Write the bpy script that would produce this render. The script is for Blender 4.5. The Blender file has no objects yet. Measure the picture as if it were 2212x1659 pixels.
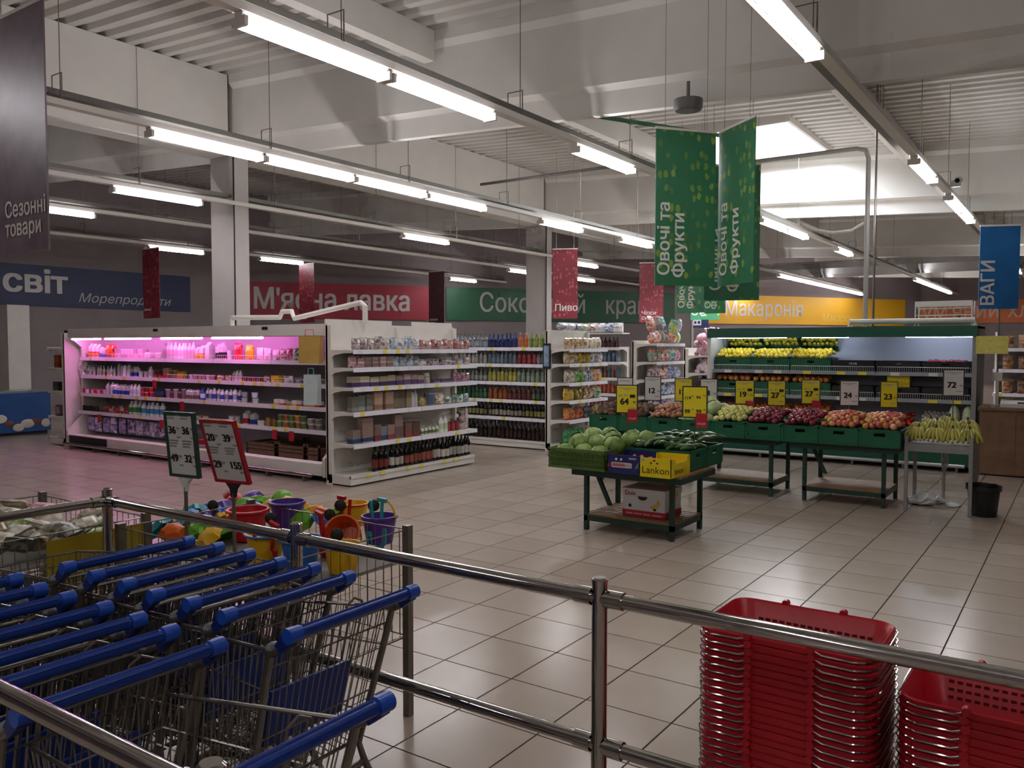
import bpy, math, random
from mathutils import Vector, Matrix
random.seed(11)
SC = bpy.context.scene
COL = SC.collection
PI = math.pi

# ------------------------------------------------------------------ camera, world, exposure
F_PX, YAW, PITCH, ROLL, CAM_H = 1792.5, math.radians(34.726), math.radians(-2.659), math.radians(0.031), 1.7449
_f = Vector((-math.sin(YAW) * math.cos(PITCH), math.cos(YAW) * math.cos(PITCH), math.sin(PITCH)))
_r0 = Vector((math.cos(YAW), math.sin(YAW), 0)); _u0 = _r0.cross(_f)
_r = math.cos(ROLL) * _r0 + math.sin(ROLL) * _u0
_u = -math.sin(ROLL) * _r0 + math.cos(ROLL) * _u0
cd = bpy.data.cameras.new('camera'); cam = bpy.data.objects.new('camera', cd); COL.objects.link(cam)
cd.sensor_fit = 'HORIZONTAL'; cd.sensor_width = 36; cd.lens = 36 * F_PX / 2212; cd.clip_start = 0.05; cd.clip_end = 200
cam.matrix_world = Matrix(((_r.x, _u.x, -_f.x, 0), (_r.y, _u.y, -_f.y, 0), (_r.z, _u.z, -_f.z, CAM_H), (0, 0, 0, 1)))
SC.camera = cam
w = bpy.data.worlds.new('world'); SC.world = w; w.use_nodes = True
w.node_tree.nodes['Background'].inputs[0].default_value = (.82, .9, 1, 1)
w.node_tree.nodes['Background'].inputs[1].default_value = 1.0
SC.view_settings.view_transform = 'Standard'; SC.view_settings.look = 'None'
SC.view_settings.gamma = 1; SC.view_settings.use_curve_mapping = False
SC.view_settings.exposure = 0.08
TUBE_POWER, SKYLIGHT_POWER, PINK_POWER, COOL_POWER = 57.0, 45.0, 50.0, 15.0
SC.cycles.max_bounces = 4; SC.cycles.diffuse_bounces = 3; SC.cycles.glossy_bounces = 2; SC.cycles.adaptive_threshold = .08; SC.cycles.adaptive_min_samples = 12
SC.cycles.transmission_bounces = 3; SC.cycles.transparent_max_bounces = 6
SC.cycles.sample_clamp_indirect = 6

# ------------------------------------------------------------------ helpers
def lin(c):
    if isinstance(c, str):
        c = tuple(int(c[i:i + 2], 16) / 255 for i in (0, 2, 4))
    return tuple((x / 12.92 if x <= .04045 else ((x + .055) / 1.055) ** 2.4) for x in c)

MATS = {}
def M(name, c='808080', rough=.5, metal=0, noise=0, scale=8, emit=0, alpha=1, rnd=None, bump=0, spec=None, coat=0, trans=0):
    """principled material; noise = tonal mottling, rnd = second colour picked per object"""
    if name in MATS: return MATS[name]
    m = bpy.data.materials.new(name); m.use_nodes = True; nt = m.node_tree; N = nt.nodes; L = nt.links
    b = N['Principled BSDF']; col = (*lin(c), 1)
    b.inputs['Base Color'].default_value = col; b.inputs['Roughness'].default_value = rough; b.inputs['Metallic'].default_value = metal
    if spec is not None: b.inputs['Specular IOR Level'].default_value = spec
    if coat: b.inputs['Coat Weight'].default_value = coat
    if trans: b.inputs['Transmission Weight'].default_value = trans
    if alpha < 1: b.inputs['Alpha'].default_value = alpha
    src = None
    if rnd:
        oi = N.new('ShaderNodeObjectInfo'); mx = N.new('ShaderNodeMix'); mx.data_type = 'RGBA'
        mx.inputs['A'].default_value = col; mx.inputs['B'].default_value = (*lin(rnd), 1)
        L.new(oi.outputs['Random'], mx.inputs['Factor']); src = mx.outputs['Result']
    if noise or bump:
        tc = N.new('ShaderNodeTexCoord'); nz = N.new('ShaderNodeTexNoise'); nz.inputs['Scale'].default_value = scale; nz.inputs['Detail'].default_value = 3
        L.new(tc.outputs['Object'], nz.inputs['Vector'])
        if noise:
            mr = N.new('ShaderNodeMapRange'); mr.inputs['From Min'].default_value = .3; mr.inputs['From Max'].default_value = .7
            mr.inputs['To Min'].default_value = 1 - noise; mr.inputs['To Max'].default_value = 1 + noise
            L.new(nz.outputs['Fac'], mr.inputs['Value'])
            mu = N.new('ShaderNodeMix'); mu.data_type = 'RGBA'; mu.blend_type = 'MULTIPLY'; mu.inputs['Factor'].default_value = 1
            if src: L.new(src, mu.inputs['A'])
            else: mu.inputs['A'].default_value = col
            L.new(mr.outputs['Result'], mu.inputs['B']); src = mu.outputs['Result']
        if bump:
            bp = N.new('ShaderNodeBump'); bp.inputs['Strength'].default_value = bump; bp.inputs['Distance'].default_value = .01
            L.new(nz.outputs['Fac'], bp.inputs['Height']); L.new(bp.outputs['Normal'], b.inputs['Normal'])
    if src: L.new(src, b.inputs['Base Color'])
    if emit:
        b.inputs['Emission Color'].default_value = col; b.inputs['Emission Strength'].default_value = emit
    MATS[name] = m
    return m

def leafy(name, base, dark, leaf, scale, amount=.55):
    """printed banner: base colour with scattered small leaf shapes"""
    if name in MATS: return MATS[name]
    m = M(name, base, .45); nt = m.node_tree; N = nt.nodes; L = nt.links; b = N['Principled BSDF']
    tc = N.new('ShaderNodeTexCoord'); mp = N.new('ShaderNodeMapping'); mp.inputs['Rotation'].default_value = (PI / 2, 0, 0); mp.inputs['Scale'].default_value = (1.5, 1, 1)
    L.new(tc.outputs['Object'], mp.inputs['Vector'])
    vo = N.new('ShaderNodeTexVoronoi'); vo.voronoi_dimensions = '2D'; vo.inputs['Scale'].default_value = scale; vo.inputs['Randomness'].default_value = 1
    nz = N.new('ShaderNodeTexNoise'); nz.inputs['Scale'].default_value = 22; L.new(tc.outputs['Object'], nz.inputs['Vector'])
    nm = N.new('ShaderNodeVectorMath'); nm.operation = 'SCALE'; nm.inputs['Scale'].default_value = .05; L.new(nz.outputs['Color'], nm.inputs[0])
    na = N.new('ShaderNodeVectorMath'); na.operation = 'ADD'; L.new(mp.outputs['Vector'], na.inputs[0]); L.new(nm.outputs[0], na.inputs[1])
    L.new(na.outputs[0], vo.inputs['Vector'])
    sep = N.new('ShaderNodeSeparateColor'); L.new(vo.outputs['Color'], sep.inputs['Color'])
    lt = N.new('ShaderNodeMath'); lt.operation = 'LESS_THAN'; lt.inputs[1].default_value = .33; L.new(vo.outputs['Distance'], lt.inputs[0])
    gt = N.new('ShaderNodeMath'); gt.operation = 'GREATER_THAN'; gt.inputs[1].default_value = 1 - amount; L.new(sep.outputs[0], gt.inputs[0])
    mm = N.new('ShaderNodeMath'); mm.operation = 'MULTIPLY'; L.new(lt.outputs[0], mm.inputs[0]); L.new(gt.outputs[0], mm.inputs[1])
    cr = N.new('ShaderNodeMix'); cr.data_type = 'RGBA'; cr.inputs['A'].default_value = (*lin(leaf), 1); cr.inputs['B'].default_value = (*lin(dark), 1)
    L.new(sep.outputs[1], cr.inputs['Factor'])
    mx = N.new('ShaderNodeMix'); mx.data_type = 'RGBA'; mx.inputs['A'].default_value = (*lin(base), 1)
    L.new(mm.outputs[0], mx.inputs['Factor']); L.new(cr.outputs['Result'], mx.inputs['B']); L.new(mx.outputs['Result'], b.inputs['Base Color'])
    return m

class MB:
    def __init__(s): s.v = []; s.f = []; s.m = []; s.cur = 0
    def mat(s, i): s.cur = i; return s
    def add(s, vs, fs):
        o = len(s.v); s.v += [tuple(v) for v in vs]
        for f in fs: s.f.append([i + o for i in f]); s.m.append(s.cur)
        return s
    def box(s, x0, x1, y0, y1, z0, z1):
        return s.add([(x0, y0, z0), (x1, y0, z0), (x1, y1, z0), (x0, y1, z0), (x0, y0, z1), (x1, y0, z1), (x1, y1, z1), (x0, y1, z1)],
                     [(3, 2, 1, 0), (4, 5, 6, 7), (0, 1, 5, 4), (1, 2, 6, 5), (2, 3, 7, 6), (3, 0, 4, 7)])
    def hexa(s, b, t):   # four bottom and four top corners
        return s.add(list(b) + list(t), [(3, 2, 1, 0), (4, 5, 6, 7), (0, 1, 5, 4), (1, 2, 6, 5), (2, 3, 7, 6), (3, 0, 4, 7)])
    def cyl(s, p, q, r, n=8, r2=None, caps=True):
        p, q = Vector(p), Vector(q); d = (q - p)
        if d.length < 1e-9: return s
        d.normalize(); a = d.cross(Vector((0, 0, 1)) if abs(d.z) < .9 else Vector((1, 0, 0))).normalized(); b = d.cross(a)
        r2 = r if r2 is None else r2; vs = []
        for c, rr in ((p, r), (q, r2)):
            for i in range(n):
                t = 2 * PI * i / n; vs.append(c + (a * math.cos(t) + b * math.sin(t)) * rr)
        fs = [(i, (i + 1) % n, n + (i + 1) % n, n + i) for i in range(n)]
        if caps: fs += [tuple(reversed(range(n))), tuple(range(n, 2 * n))]
        return s.add(vs, fs)
    def tube(s, pts, r, n=6, closed=False):
        pts = [Vector(p) for p in pts]; k = len(pts); vs = []; ref = None
        for i, p in enumerate(pts):
            a = pts[(i - 1) % k] if (closed or i) else pts[0]; b = pts[(i + 1) % k] if (closed or i < k - 1) else pts[-1]
            d = (b - a).normalized()
            if ref is None: ref = d.cross(Vector((0, 0, 1)) if abs(d.z) < .9 else Vector((1, 0, 0))).normalized()
            ref = (ref - d * ref.dot(d)).normalized(); e = d.cross(ref)
            vs += [p + (ref * math.cos(2 * PI * j / n) + e * math.sin(2 * PI * j / n)) * r for j in range(n)]
        fs = []
        for i in range(k if closed else k - 1):
            o, o2 = i * n, ((i + 1) % k) * n
            fs += [(o + j, o + (j + 1) % n, o2 + (j + 1) % n, o2 + j) for j in range(n)]
        if not closed: fs += [tuple(reversed(range(n))), tuple(range((k - 1) * n, k * n))]
        return s.add(vs, fs)
    def lathe(s, prof, n=10, c=(0, 0, 0), cap=True):
        vs = []; 
        for r, z in prof:
            for i in range(n):
                t = 2 * PI * i / n; vs.append((c[0] + r * math.cos(t), c[1] + r * math.sin(t), c[2] + z))
        fs = []
        for k in range(len(prof) - 1):
            fs += [(k * n + i, k * n + (i + 1) % n, (k + 1) * n + (i + 1) % n, (k + 1) * n + i) for i in range(n)]
        if cap: fs += [tuple(reversed(range(n))), tuple(range((len(prof) - 1) * n, len(prof) * n))]
        return s.add(vs, fs)
    def ball(s, c, rx, ry=None, rz=None, n=8, k=6):
        ry = rx if ry is None else ry; rz = rx if rz is None else rz
        vs = [(c[0], c[1], c[2] - rz)]
        for a in range(1, k):
            p = -PI / 2 + PI * a / k
            for i in range(n):
                t = 2 * PI * i / n; vs.append((c[0] + rx * math.cos(p) * math.cos(t), c[1] + ry * math.cos(p) * math.sin(t), c[2] + rz * math.sin(p)))
        vs.append((c[0], c[1], c[2] + rz)); fs = [(0, 1 + (i + 1) % n, 1 + i) for i in range(n)]
        for a in range(k - 2):
            o = 1 + a * n; fs += [(o + i, o + (i + 1) % n, o + n + (i + 1) % n, o + n + i) for i in range(n)]
        o = 1 + (k - 2) * n; T = len(vs) - 1; fs += [(o + i, o + (i + 1) % n, T) for i in range(n)]
        return s.add(vs, fs)
    def prism(s, poly, axis, c0, c1):   # poly in the other two axes, in order
        def pt(a, b, c): return {'x': (c, a, b), 'y': (a, c, b), 'z': (a, b, c)}[axis]
        n = len(poly); vs = [pt(a, b, c0) for a, b in poly] + [pt(a, b, c1) for a, b in poly]
        return s.add(vs, [tuple(range(n)), tuple(reversed(range(n, 2 * n)))] + [(i, n + i, n + (i + 1) % n, (i + 1) % n) for i in range(n)])
    def mesh(s, name, mats, smooth=False):
        me = bpy.data.meshes.new(name); me.from_pydata(s.v, [], s.f); mats = mats if isinstance(mats, (list, tuple)) else [mats]
        for m in mats: me.materials.append(m)
        if len(mats) > 1: me.polygons.foreach_set('material_index', s.m)
        if smooth:
            me.polygons.foreach_set('use_smooth', [True] * len(me.polygons))
            try: me.set_sharp_from_angle(angle=math.radians(40))
            except Exception: pass
        me.update(); return me
    def build(s, name, mats, parent=None, smooth=False, loc=None, rz=0):
        return obj(name, s.mesh(name, mats, smooth), parent, loc, rz)

def obj(name, me, parent=None, loc=None, rz=0, rot=None, sc=None):
    o = bpy.data.objects.new(name, me); COL.objects.link(o)
    if parent: o.parent = parent
    if loc is not None: o.location = loc
    if rot is not None: o.rotation_euler = rot
    elif rz: o.rotation_euler = (0, 0, rz)
    if sc is not None: o.scale = (sc, sc, sc) if isinstance(sc, (int, float)) else sc
    return o
def tag(o, label=None, cat=None, group=None, kind=None):
    if label: o['label'] = label
    if cat: o['category'] = cat
    if group: o['group'] = group
    if kind: o['kind'] = kind
    return o
def thing(name, label, cat, loc=(0, 0, 0), rz=0, group=None):
    return tag(obj(name, None, None, loc, rz), label, cat, group)
def dup(root, loc, rz, label=None, group=None):
    r = root.copy(); COL.objects.link(r); r.location = loc; r.rotation_euler = (0, 0, rz)
    if label: r['label'] = label
    if group: r['group'] = group
    for ch in root.children:
        c = ch.copy(); COL.objects.link(c); c.parent = r
        for g in ch.children:
            d = g.copy(); COL.objects.link(d); d.parent = c
    return r
def struct(o, label=None): return tag(o, label, None, None, 'structure')
ORD = ['first', 'second', 'third', 'fourth', 'fifth', 'sixth', 'seventh', 'eighth', 'ninth', 'tenth', 'eleventh', 'twelfth', 'thirteenth', 'fourteenth', 'fifteenth', 'sixteenth', 'seventeenth', 'eighteenth', 'nineteenth', 'twentieth']
def ordn(i):
    if i < 20: return ORD[i]
    return ['twenty-', 'thirty-', 'forty-'][i // 10 - 2 if (i + 1) % 10 else (i + 1) // 10 - 2] + ORD[(i + 1) % 10 - 1] if (i + 1) % 10 else {30: 'thirtieth', 40: 'fortieth'}[i + 1]

GLYPH = {}
def load_glyphs(chars):
    """outline of every character as filled triangles plus its advance, so overlapping strokes stay solid"""
    from mathutils.geometry import interpolate_bezier, tessellate_polygon
    obs = []
    for ch in chars:
        cu = bpy.data.curves.new('t', 'FONT'); cu.body = ch + 'I'; cu.size = 1; o = bpy.data.objects.new('t', cu); COL.objects.link(o); obs.append((ch, o))
    cu = bpy.data.curves.new('t', 'FONT'); cu.body = 'I'; cu.size = 1; o = bpy.data.objects.new('t', cu); COL.objects.link(o); obs.append((None, o))
    dg = bpy.context.evaluated_depsgraph_get(); raw = {}
    for ch, o in obs:
        ev = o.evaluated_get(dg); c2 = ev.to_curve(dg); polys = []
        for s in c2.splines:
            pts = []
            if s.type == 'BEZIER':
                n = len(s.bezier_points)
                for i in range(n):
                    q, r = s.bezier_points[i], s.bezier_points[(i + 1) % n]
                    st = (q.handle_right - q.co).length < 1e-5 or abs((q.handle_right - q.co).cross(r.co - q.co).z) + abs((r.handle_left - r.co).cross(r.co - q.co).z) < 1e-6
                    pts += [q.co.copy()] if st else interpolate_bezier(q.co, q.handle_right, r.handle_left, r.co, 5)[:-1]
            else: pts = [Vector(q.co[:3]) for q in s.points]
            polys.append(pts)
        raw[ch] = polys; ev.to_curve_clear()
    xI = min(v.x for v in raw[None][0])
    for ch, o in obs:
        if ch is None: continue
        polys = raw[ch][:-1]; adv = min(v.x for v in raw[ch][-1]) - xI; V = []; T = []
        def area(P_): return sum(P_[i].x * P_[(i + 1) % len(P_)].y - P_[(i + 1) % len(P_)].x * P_[i].y for i in range(len(P_))) / 2
        if polys:
            sg = 1 if area(max(polys, key=lambda P_: abs(area(P_)))) > 0 else -1
            outs = [P_ for P_ in polys if area(P_) * sg > 0]; holes = [P_ for P_ in polys if area(P_) * sg <= 0]
            def inside(pt, P_):
                c = False
                for i in range(len(P_)):
                    a_, b_ = P_[i], P_[i - 1]
                    if (a_.y > pt.y) != (b_.y > pt.y) and pt.x < (b_.x - a_.x) * (pt.y - a_.y) / (b_.y - a_.y) + a_.x: c = not c
                return c
            for k, P_ in enumerate(outs):
                grp = [P_] + [h_ for h_ in holes if all(inside(q_, P_) for q_ in h_)]; flat = [v for g in grp for v in g]; n0 = len(V)
                V += [(v.x, v.y, k * .0004) for v in flat]
                for tr in tessellate_polygon(grp):
                    a_, b_, c_ = (flat[i] for i in tr)
                    T.append([n0 + i for i in (tr if (b_ - a_).cross(c_ - a_).z > 0 else tr[::-1])])
        GLYPH[ch] = (V, T, adv)
    for ch, o in obs: cu = o.data; bpy.data.objects.remove(o); bpy.data.curves.remove(cu)
load_glyphs("абвгдежзийклмнопрстуфхцчшщьюяієїґАБВГДЕЖЗИЙКЛМНОПРСТУФХЦЧШЩЬЮЯІabcdefghijklmnopqrstuvwxyzABCDEFGHIJKLMNOPQRSTUVWXYZ0123456789' ")
def lettering(body, size, m, parent, o, ux, uy, name='lettering', bold=0, shear=0, sx=1, spacing=1):
    """flat print: text laid from point o along ux with uy as its up direction"""
    ux, uy = Vector(ux).normalized(), Vector(uy).normalized(); n = ux.cross(uy); o = Vector(o); V = []; Fs = []; x = 0
    cps = ((-1, -.5), (1, -.5), (-1, .5), (1, .5)) if bold > 0 else ((0, 0),)
    for ch in body:
        gv, gt, adv = GLYPH[ch]
        for k, (dx, dy) in enumerate(cps):
            n0 = len(V)
            for a, b, c in gv:
                X = ((x + a + shear * b) * size) * sx + dx * bold; Y = b * size + dy * bold
                V.append(o + ux * X + uy * Y + n * (c * size + .0006 + k * (.0003 + .03 * max(bold, 0))))
            Fs += [[i + n0 for i in t] for t in gt]
        x += adv * spacing
    me = bpy.data.meshes.new(name); me.from_pydata(V, [], Fs); me.materials.append(m)
    return obj(name, me, parent)

# pixel column of the photograph -> x on the plane y = Y (used to set out goods along the shelves)
def xat(p, Y):
    a = YAW - math.atan((p - 1106) / F_PX); return -Y * math.tan(a)
def yat(p, X):
    a = YAW - math.atan((p - 1106) / F_PX); return -X / math.tan(a)

# ------------------------------------------------------------------ palette
white_paint = M('white_paint', 'd9d4cc', .5, noise=.04, scale=3)
shelf_white = M('shelf_white', 'e0dbd2', .4, noise=.04, scale=4)
price_rail = M('price_rail', 'e4e2ea', .35)
beam_white = M('beam_white', 'dedbd4', .8, noise=.06, scale=1.2)
deck_grey = M('deck_grey', 'c9c6bf', .6, noise=.05, scale=1)
chrome = M('chrome', 'c8c6c2', .09, 1)
zinc = M('zinc', '8d8880', .38, .9, noise=.12, scale=20)
wire_zinc = M('wire_zinc', '8f8a82', .3, .9)
steel_grey = M('steel_grey', '8f9294', .4, .6)
dark_green_metal = M('dark_green_metal', '1f3a31', .45, noise=.08, scale=12)
fridge_green = M('fridge_green', '1d5a45', .4, noise=.05, scale=5)
crate_green = M('crate_green', '145e3e', .45, noise=.08, scale=9)
crate_olive = M('crate_olive', '4f6a2c', .5, noise=.08, scale=9)
black_plastic = M('black_plastic', '181817', .5, noise=.1, scale=10)
dark_rubber = M('dark_rubber', '22211f', .7)
black_ink = M('black_ink', '1c1a18', .6)
white_ink = M('white_ink', 'e2dfd6', .5)
red_ink = M('red_ink', 'b3202a', .5)
wood_slat = M('wood_slat', '8a6a45', .6, noise=.18, scale=14)
wood_dark = M('wood_dark', '6a4f38', .6, noise=.15, scale=10)
paper_white = M('paper_white', 'dedcd6', .6)
paper_yellow = M('paper_yellow', 'e6d51f', .55)
tag_yellow = M('tag_yellow', 'ead94a', .5)
red_card = M('red_card', 'b51f2c', .5)
cardboard = M('cardboard', 'b08a58', .8, noise=.1, scale=12)
# ------------------------------------------------------------------ floor
TS = .45
grout = M('grout', '382d26', .8, noise=.1, scale=6)
def tile_mat():
    m = M('floor_tile', 'aa9b8b', .22, rnd='b2a495', noise=.05, scale=2.2, spec=.5)
    return m
tile_m = tile_mat()
fl = MB().box(-24, 9, -6, 45, -.08, -.004).build('floor', grout); struct(fl)
gx = lambda k: (k - 5.41419) * TS
gy = lambda k: (k + 7.80233) * TS
def project(x, y, z):
    d = Vector((x, y, z - CAM_H)); ww = d.dot(_f)
    return (1106 + F_PX * d.dot(_r) / ww, 829.5 - F_PX * d.dot(_u) / ww, ww) if ww > .2 else (1e9, 1e9, -1)
cells = []
for i in range(-48, 26):
    for j in range(-22, 93):
        x, y = gx(i) + TS / 2, gy(j) + TS / 2
        if not (-23.9 < x < 8.9 and -5.9 < y < 44.9): continue
        a, b, ww = project(x, y, 0)
        seen = ww > 0 and -120 < a < 2330 and b < 1780
        hid = (x < -7.9 and y > 7.2) or y > 12.9 or (x < -3.7 and y < 2.2)
        cells.append((0 if (seen and not hid) else 1, ww if ww > 0 else 99, i, j))
cells.sort()
tme = MB().box(-TS / 2 + .0042, TS / 2 - .0042, -TS / 2 + .0042, TS / 2 - .0042, -.004, 0).mesh('tile', tile_m)
for c in cells[:300]:
    obj('tile', tme, fl, (gx(c[2]) + TS / 2, gy(c[3]) + TS / 2, 0))
rest = MB(); h = TS / 2 - .0042
for c in cells[300:]:
    x, y = gx(c[2]) + TS / 2, gy(c[3]) + TS / 2
    rest.add([(x - h, y - h, 0), (x + h, y - h, 0), (x + h, y + h, 0), (x - h, y + h, 0)], [(0, 1, 2, 3)])
tag(rest.build('tile_field', tile_m, fl), kind='stuff')

# ------------------------------------------------------------------ walls
wall_m = M('wall_paint', '887d7e', .8, noise=.06, scale=1.5)
D0 = Vector((-23.8, 18.5, 0)); DD = Vector((.549, .8358, 0)); DN = Vector((.8358, -.549, 0))
struct(MB().box(-24.1, -23.8, -6, 18.6, 0, 7.2).build('wall_left', wall_m))
b = [D0, D0 + DD * 32, D0 + DD * 32 - DN * .3, D0 - DN * .3]
struct(MB().hexa(b, [p + Vector((0, 0, 7.2)) for p in b]).build('wall_corner', wall_m))
struct(MB().box(-8, 9, 44.5, 44.8, 0, 7.2).build('wall_back', wall_m))
struct(MB().box(9, 9.3, -6, 44.8, 0, 7.2).build('wall_right', wall_m))
struct(MB().box(-24.1, 9.3, -6.3, -6, 0, 7.2).build('wall_front', wall_m))

# ------------------------------------------------------------------ roof: trapezoid deck, girders, purlins, skylight
def zdeck(x): return 6.1 - .05 * (x + 7.55)
deck = MB(); P = .3; D = .075
def ribs(xa, xb, ya, yb):
    n = int(round((yb - ya) / P)); prof = []
    for k in range(n):
        y = ya + k * P; prof += [(y, 0), (y + .12, 0), (y + .15, D), (y + .27, D)]
    prof.append((yb, 0)); vs = [(xa, y, zdeck(xa) + z) for y, z in prof] + [(xb, y, zdeck(xb) + z) for y, z in prof]; m = len(prof)
    deck.add(vs, [(i, i + 1, m + i + 1, m + i) for i in range(m - 1)])
SKX0, SKX1, SKY0, SKY1 = -7.0, -4.65, 15.6, 18.6
ribs(-24.2, SKX0, -6.3, 44.7); ribs(SKX1, 9.3, -6.3, 44.7); ribs(SKX0, SKX1, -6.3, SKY0); ribs(SKX0, SKX1, SKY1, 44.7)
struct(deck.build('ceiling', deck_grey))
# skylight: curb walls and glowing translucent panes
cb = MB()
for x0, x1, y0, y1 in ((SKX0 - .06, SKX0, SKY0, SKY1), (SKX1, SKX1 + .06, SKY0, SKY1), (SKX0 - .06, SKX1 + .06, SKY0 - .06, SKY0), (SKX0 - .06, SKX1 + .06, SKY1, SKY1 + .06)):
    cb.box(x0, x1, y0, y1, 5.85, 6.75)
sk = struct(cb.build('window_1', white_paint))
pane_m = M('skylight_pane', 'eef4ff', .4, emit=SKYLIGHT_POWER)
for i in range(2):
    for j in range(3):
        MB().box(SKX0 + .03 + i * 1.17, SKX0 + 1.15 + i * 1.17, SKY0 + .03 + j * .99, SKY0 + .98 + j * .99, 6.7, 6.74).build('pane', pane_m, sk)
def girder(yc, xa=-12.1, xb=9.0):
    g = MB(); prof = [(-.24, 0), (.24, 0), (.24, -.14), (.2, -.2), (.2, -1.02), (.0, -1.02), (.0, -1.36), (-.0, -1.36)]
    prof = [(-.26, 0), (.26, 0), (.26, -.14), (.18, -.22), (.18, -1.04), (.1, -1.08), (.1, -1.36), (-.02, -1.36), (-.02, -1.08), (-.18, -1.04), (-.18, -.22), (-.26, -.14)]
    n = len(prof); vs = [(x, yc + y, zdeck(x) - .0 + z) for x in (xa, xb) for y, z in prof]
    g.add(vs, [tuple(range(n)), tuple(reversed(range(n, 2 * n)))] + [(i, n + i, n + (i + 1) % n, (i + 1) % n) for i in range(n)])
    return struct(g.build('roof_girder', beam_white))
for yc in (-.7, 9.27, 19.25, 29.2, 39.2):
    girder(yc); girder(yc, -24.0, -12.75)
def purlin(x, depth, wd, ya, yb):
    z = zdeck(x); return struct(MB().box(x - wd, x, ya, yb, z - depth, z - .002).build('roof_beam', beam_white))
ys = [-6, -.9, -.5, 9.0, 9.55, 18.98, 19.53, 28.95, 29.45, 38.95, 39.45, 44.5]
for k in range(0, 12, 2):
    purlin(-12.12, 1.35, .5, ys[k], ys[k + 1])
    for x in (-16.6, -7.55, -3.0, 1.5, 6):
        purlin(x, .42, .18, ys[k], ys[k + 1])
for yc in (9.23, 19.2, 29.2, 39.2):
    c = MB().box(-12.73, -12.1, yc - .155, yc + .155, 0, zdeck(-12.4)); c.box(-12.72, -12.11, yc - .145, yc + .145, 0, .1)
    c = c.build('column', M('column_paint', 'bdb7b3', .6, noise=.04, scale=2)); struct(c)
    MB().cyl((-12.07, yc - .17, 0), (-12.07, yc - .17, 5), .014, 6).build('cable', black_plastic, c)
c = struct(MB().box(-23.7, -23.1, 10.3, 10.85, 0, 2.8).build('column', white_paint))

# ------------------------------------------------------------------ light rows
LZ = 4.055
tube_m = M('lamp_tube', 'fffaff', .3, emit=TUBE_POWER)
lamp_body = M('lamp_body', 'e6e2da', .4)
tray_m = M('cable_tray', '77756f', .5, .3)
fb = MB().prism([(-.03, LZ + .0), (.03, LZ + .0), (.045, LZ + .085), (-.045, LZ + .085)], 'y', -.76, .76).mesh('housing', lamp_body)
ft = MB().cyl((0, -.735, 0), (0, .735, 0), .014, 6, caps=False).mesh('tube', tube_m, True)
fe = MB().box(-.075, .075, -.016, .016, LZ - .02, LZ + .05).mesh('lamp_holder', lamp_body)
lamp0 = thing('ceiling_light', 'x', 'lamp', (0, 0, 0))
obj('housing', fb, lamp0); obj('tube', ft, lamp0, (-.055, 0, LZ)); obj('tube', ft, lamp0, (.055, 0, LZ)); obj('lamp_holder', fe, lamp0, (0, -.748, 0)); obj('lamp_holder', fe, lamp0, (0, .748, 0))
ROWS = [(1.5, 'added unseen behind the camera', [(-4.5, 2), (1.2, 1)]),  # unseen row, added to brighten the foreground
        (-1.87, 'over the produce tables', [(-4.3, 2), (3.9, 2), (11.6, 1), (14.75, 2), (28.2, 2)]),  # leading pair is out of view, added for light on the foreground
        (-5.08, 'over the open floor', [(-2.8, 1), (3.86, 2), (8.6, 1), (15.4, 2), (21.1, 1), (32.2, 6)]),  # opening fixture is unseen, put in to light the foreground
        (-8.55, 'over the white gondola', [(.5, 1), (5.3, 4), (13.25, 1), (16.5, 1), (27.9, 8)]),  # opening fixture lies out of view, added for brightness
        (-12.08, 'passing the white columns', [(6.88, 1), (13.3, 1), (20.3, 1), (34.4, 1)]),
        (-14.85, 'behind the white column', [(6.6, 1), (21.2, 1), (25.1, 1)]),
        (-18.5, 'before the dark blue sign', [(6.75, 1), (11.4, 1), (14.65, 1), (22.8, 1)])]
used = False
for x, where, segs in ROWS:
    t = thing('light_trunking', 'long white light trunking ' + where, 'light track', (x, 0, 0), 0, 'light trunking rows')
    YE = min(44, 18.2 + (x + 23.8) / .549 * .8358)
    tb = MB().box(-.055, .055, -5.5, YE, LZ + .087, LZ + .15); tb.build('channel', lamp_body, t)
    ct = MB().box(-.24, -.08, -5.5, YE, LZ + .22, LZ + .235); ct.box(-.24, -.23, -5.5, YE, LZ + .235, LZ + .28); ct.box(-.09, -.08, -5.5, YE, LZ + .235, LZ + .28); ct.build('cable_tray', tray_m, t)
    sw = MB().cyl((0, 0, LZ + .15), (0, 0, zdeck(x)), .005, 5)
    sw.tube([(-.16, 0, LZ + .22), (-.16, 0, LZ + .42), (.03, 0, LZ + .42), (.03, 0, LZ + .15)], .007, 5)
    sm = sw.mesh('suspension_wire', zinc)
    for k in range(19):
        if -3.2 + 2.6 * k < YE - .5: obj('suspension_wire', sm, t, (0, -3.2 + 2.6 * k + .3 * math.sin(x), 0))
    k = 0
    for y0, n in segs:
        for i in range(n):
            lab = '%s lit twin-tube light of the ceiling row %s' % (ORD[k], where); k += 1
            loc = (x, y0 + .775 + i * 1.555, 0)
            if not used: lamp0.location = loc; lamp0['label'] = lab; lamp0['group'] = 'ceiling lights'; used = True
            else: dup(lamp0, loc, 0, lab, 'ceiling lights')

t = thing('security_camera', 'small white security camera on the light row over the produce tables', 'camera', (-1.7, yat(2062, -1.7), 0))
MB().cyl((0, 0, 4.3), (0, -.22, 4.26), .05, 10).build('housing', lamp_body, t, True); MB().cyl((0, -.22, 4.26), (0, -.235, 4.257), .035, 10).build('lens', M('lens_black', '101012', .1), t); MB().box(-.12, .02, -.03, .03, 4.2, 4.3).build('bracket', lamp_body, t)
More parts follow.
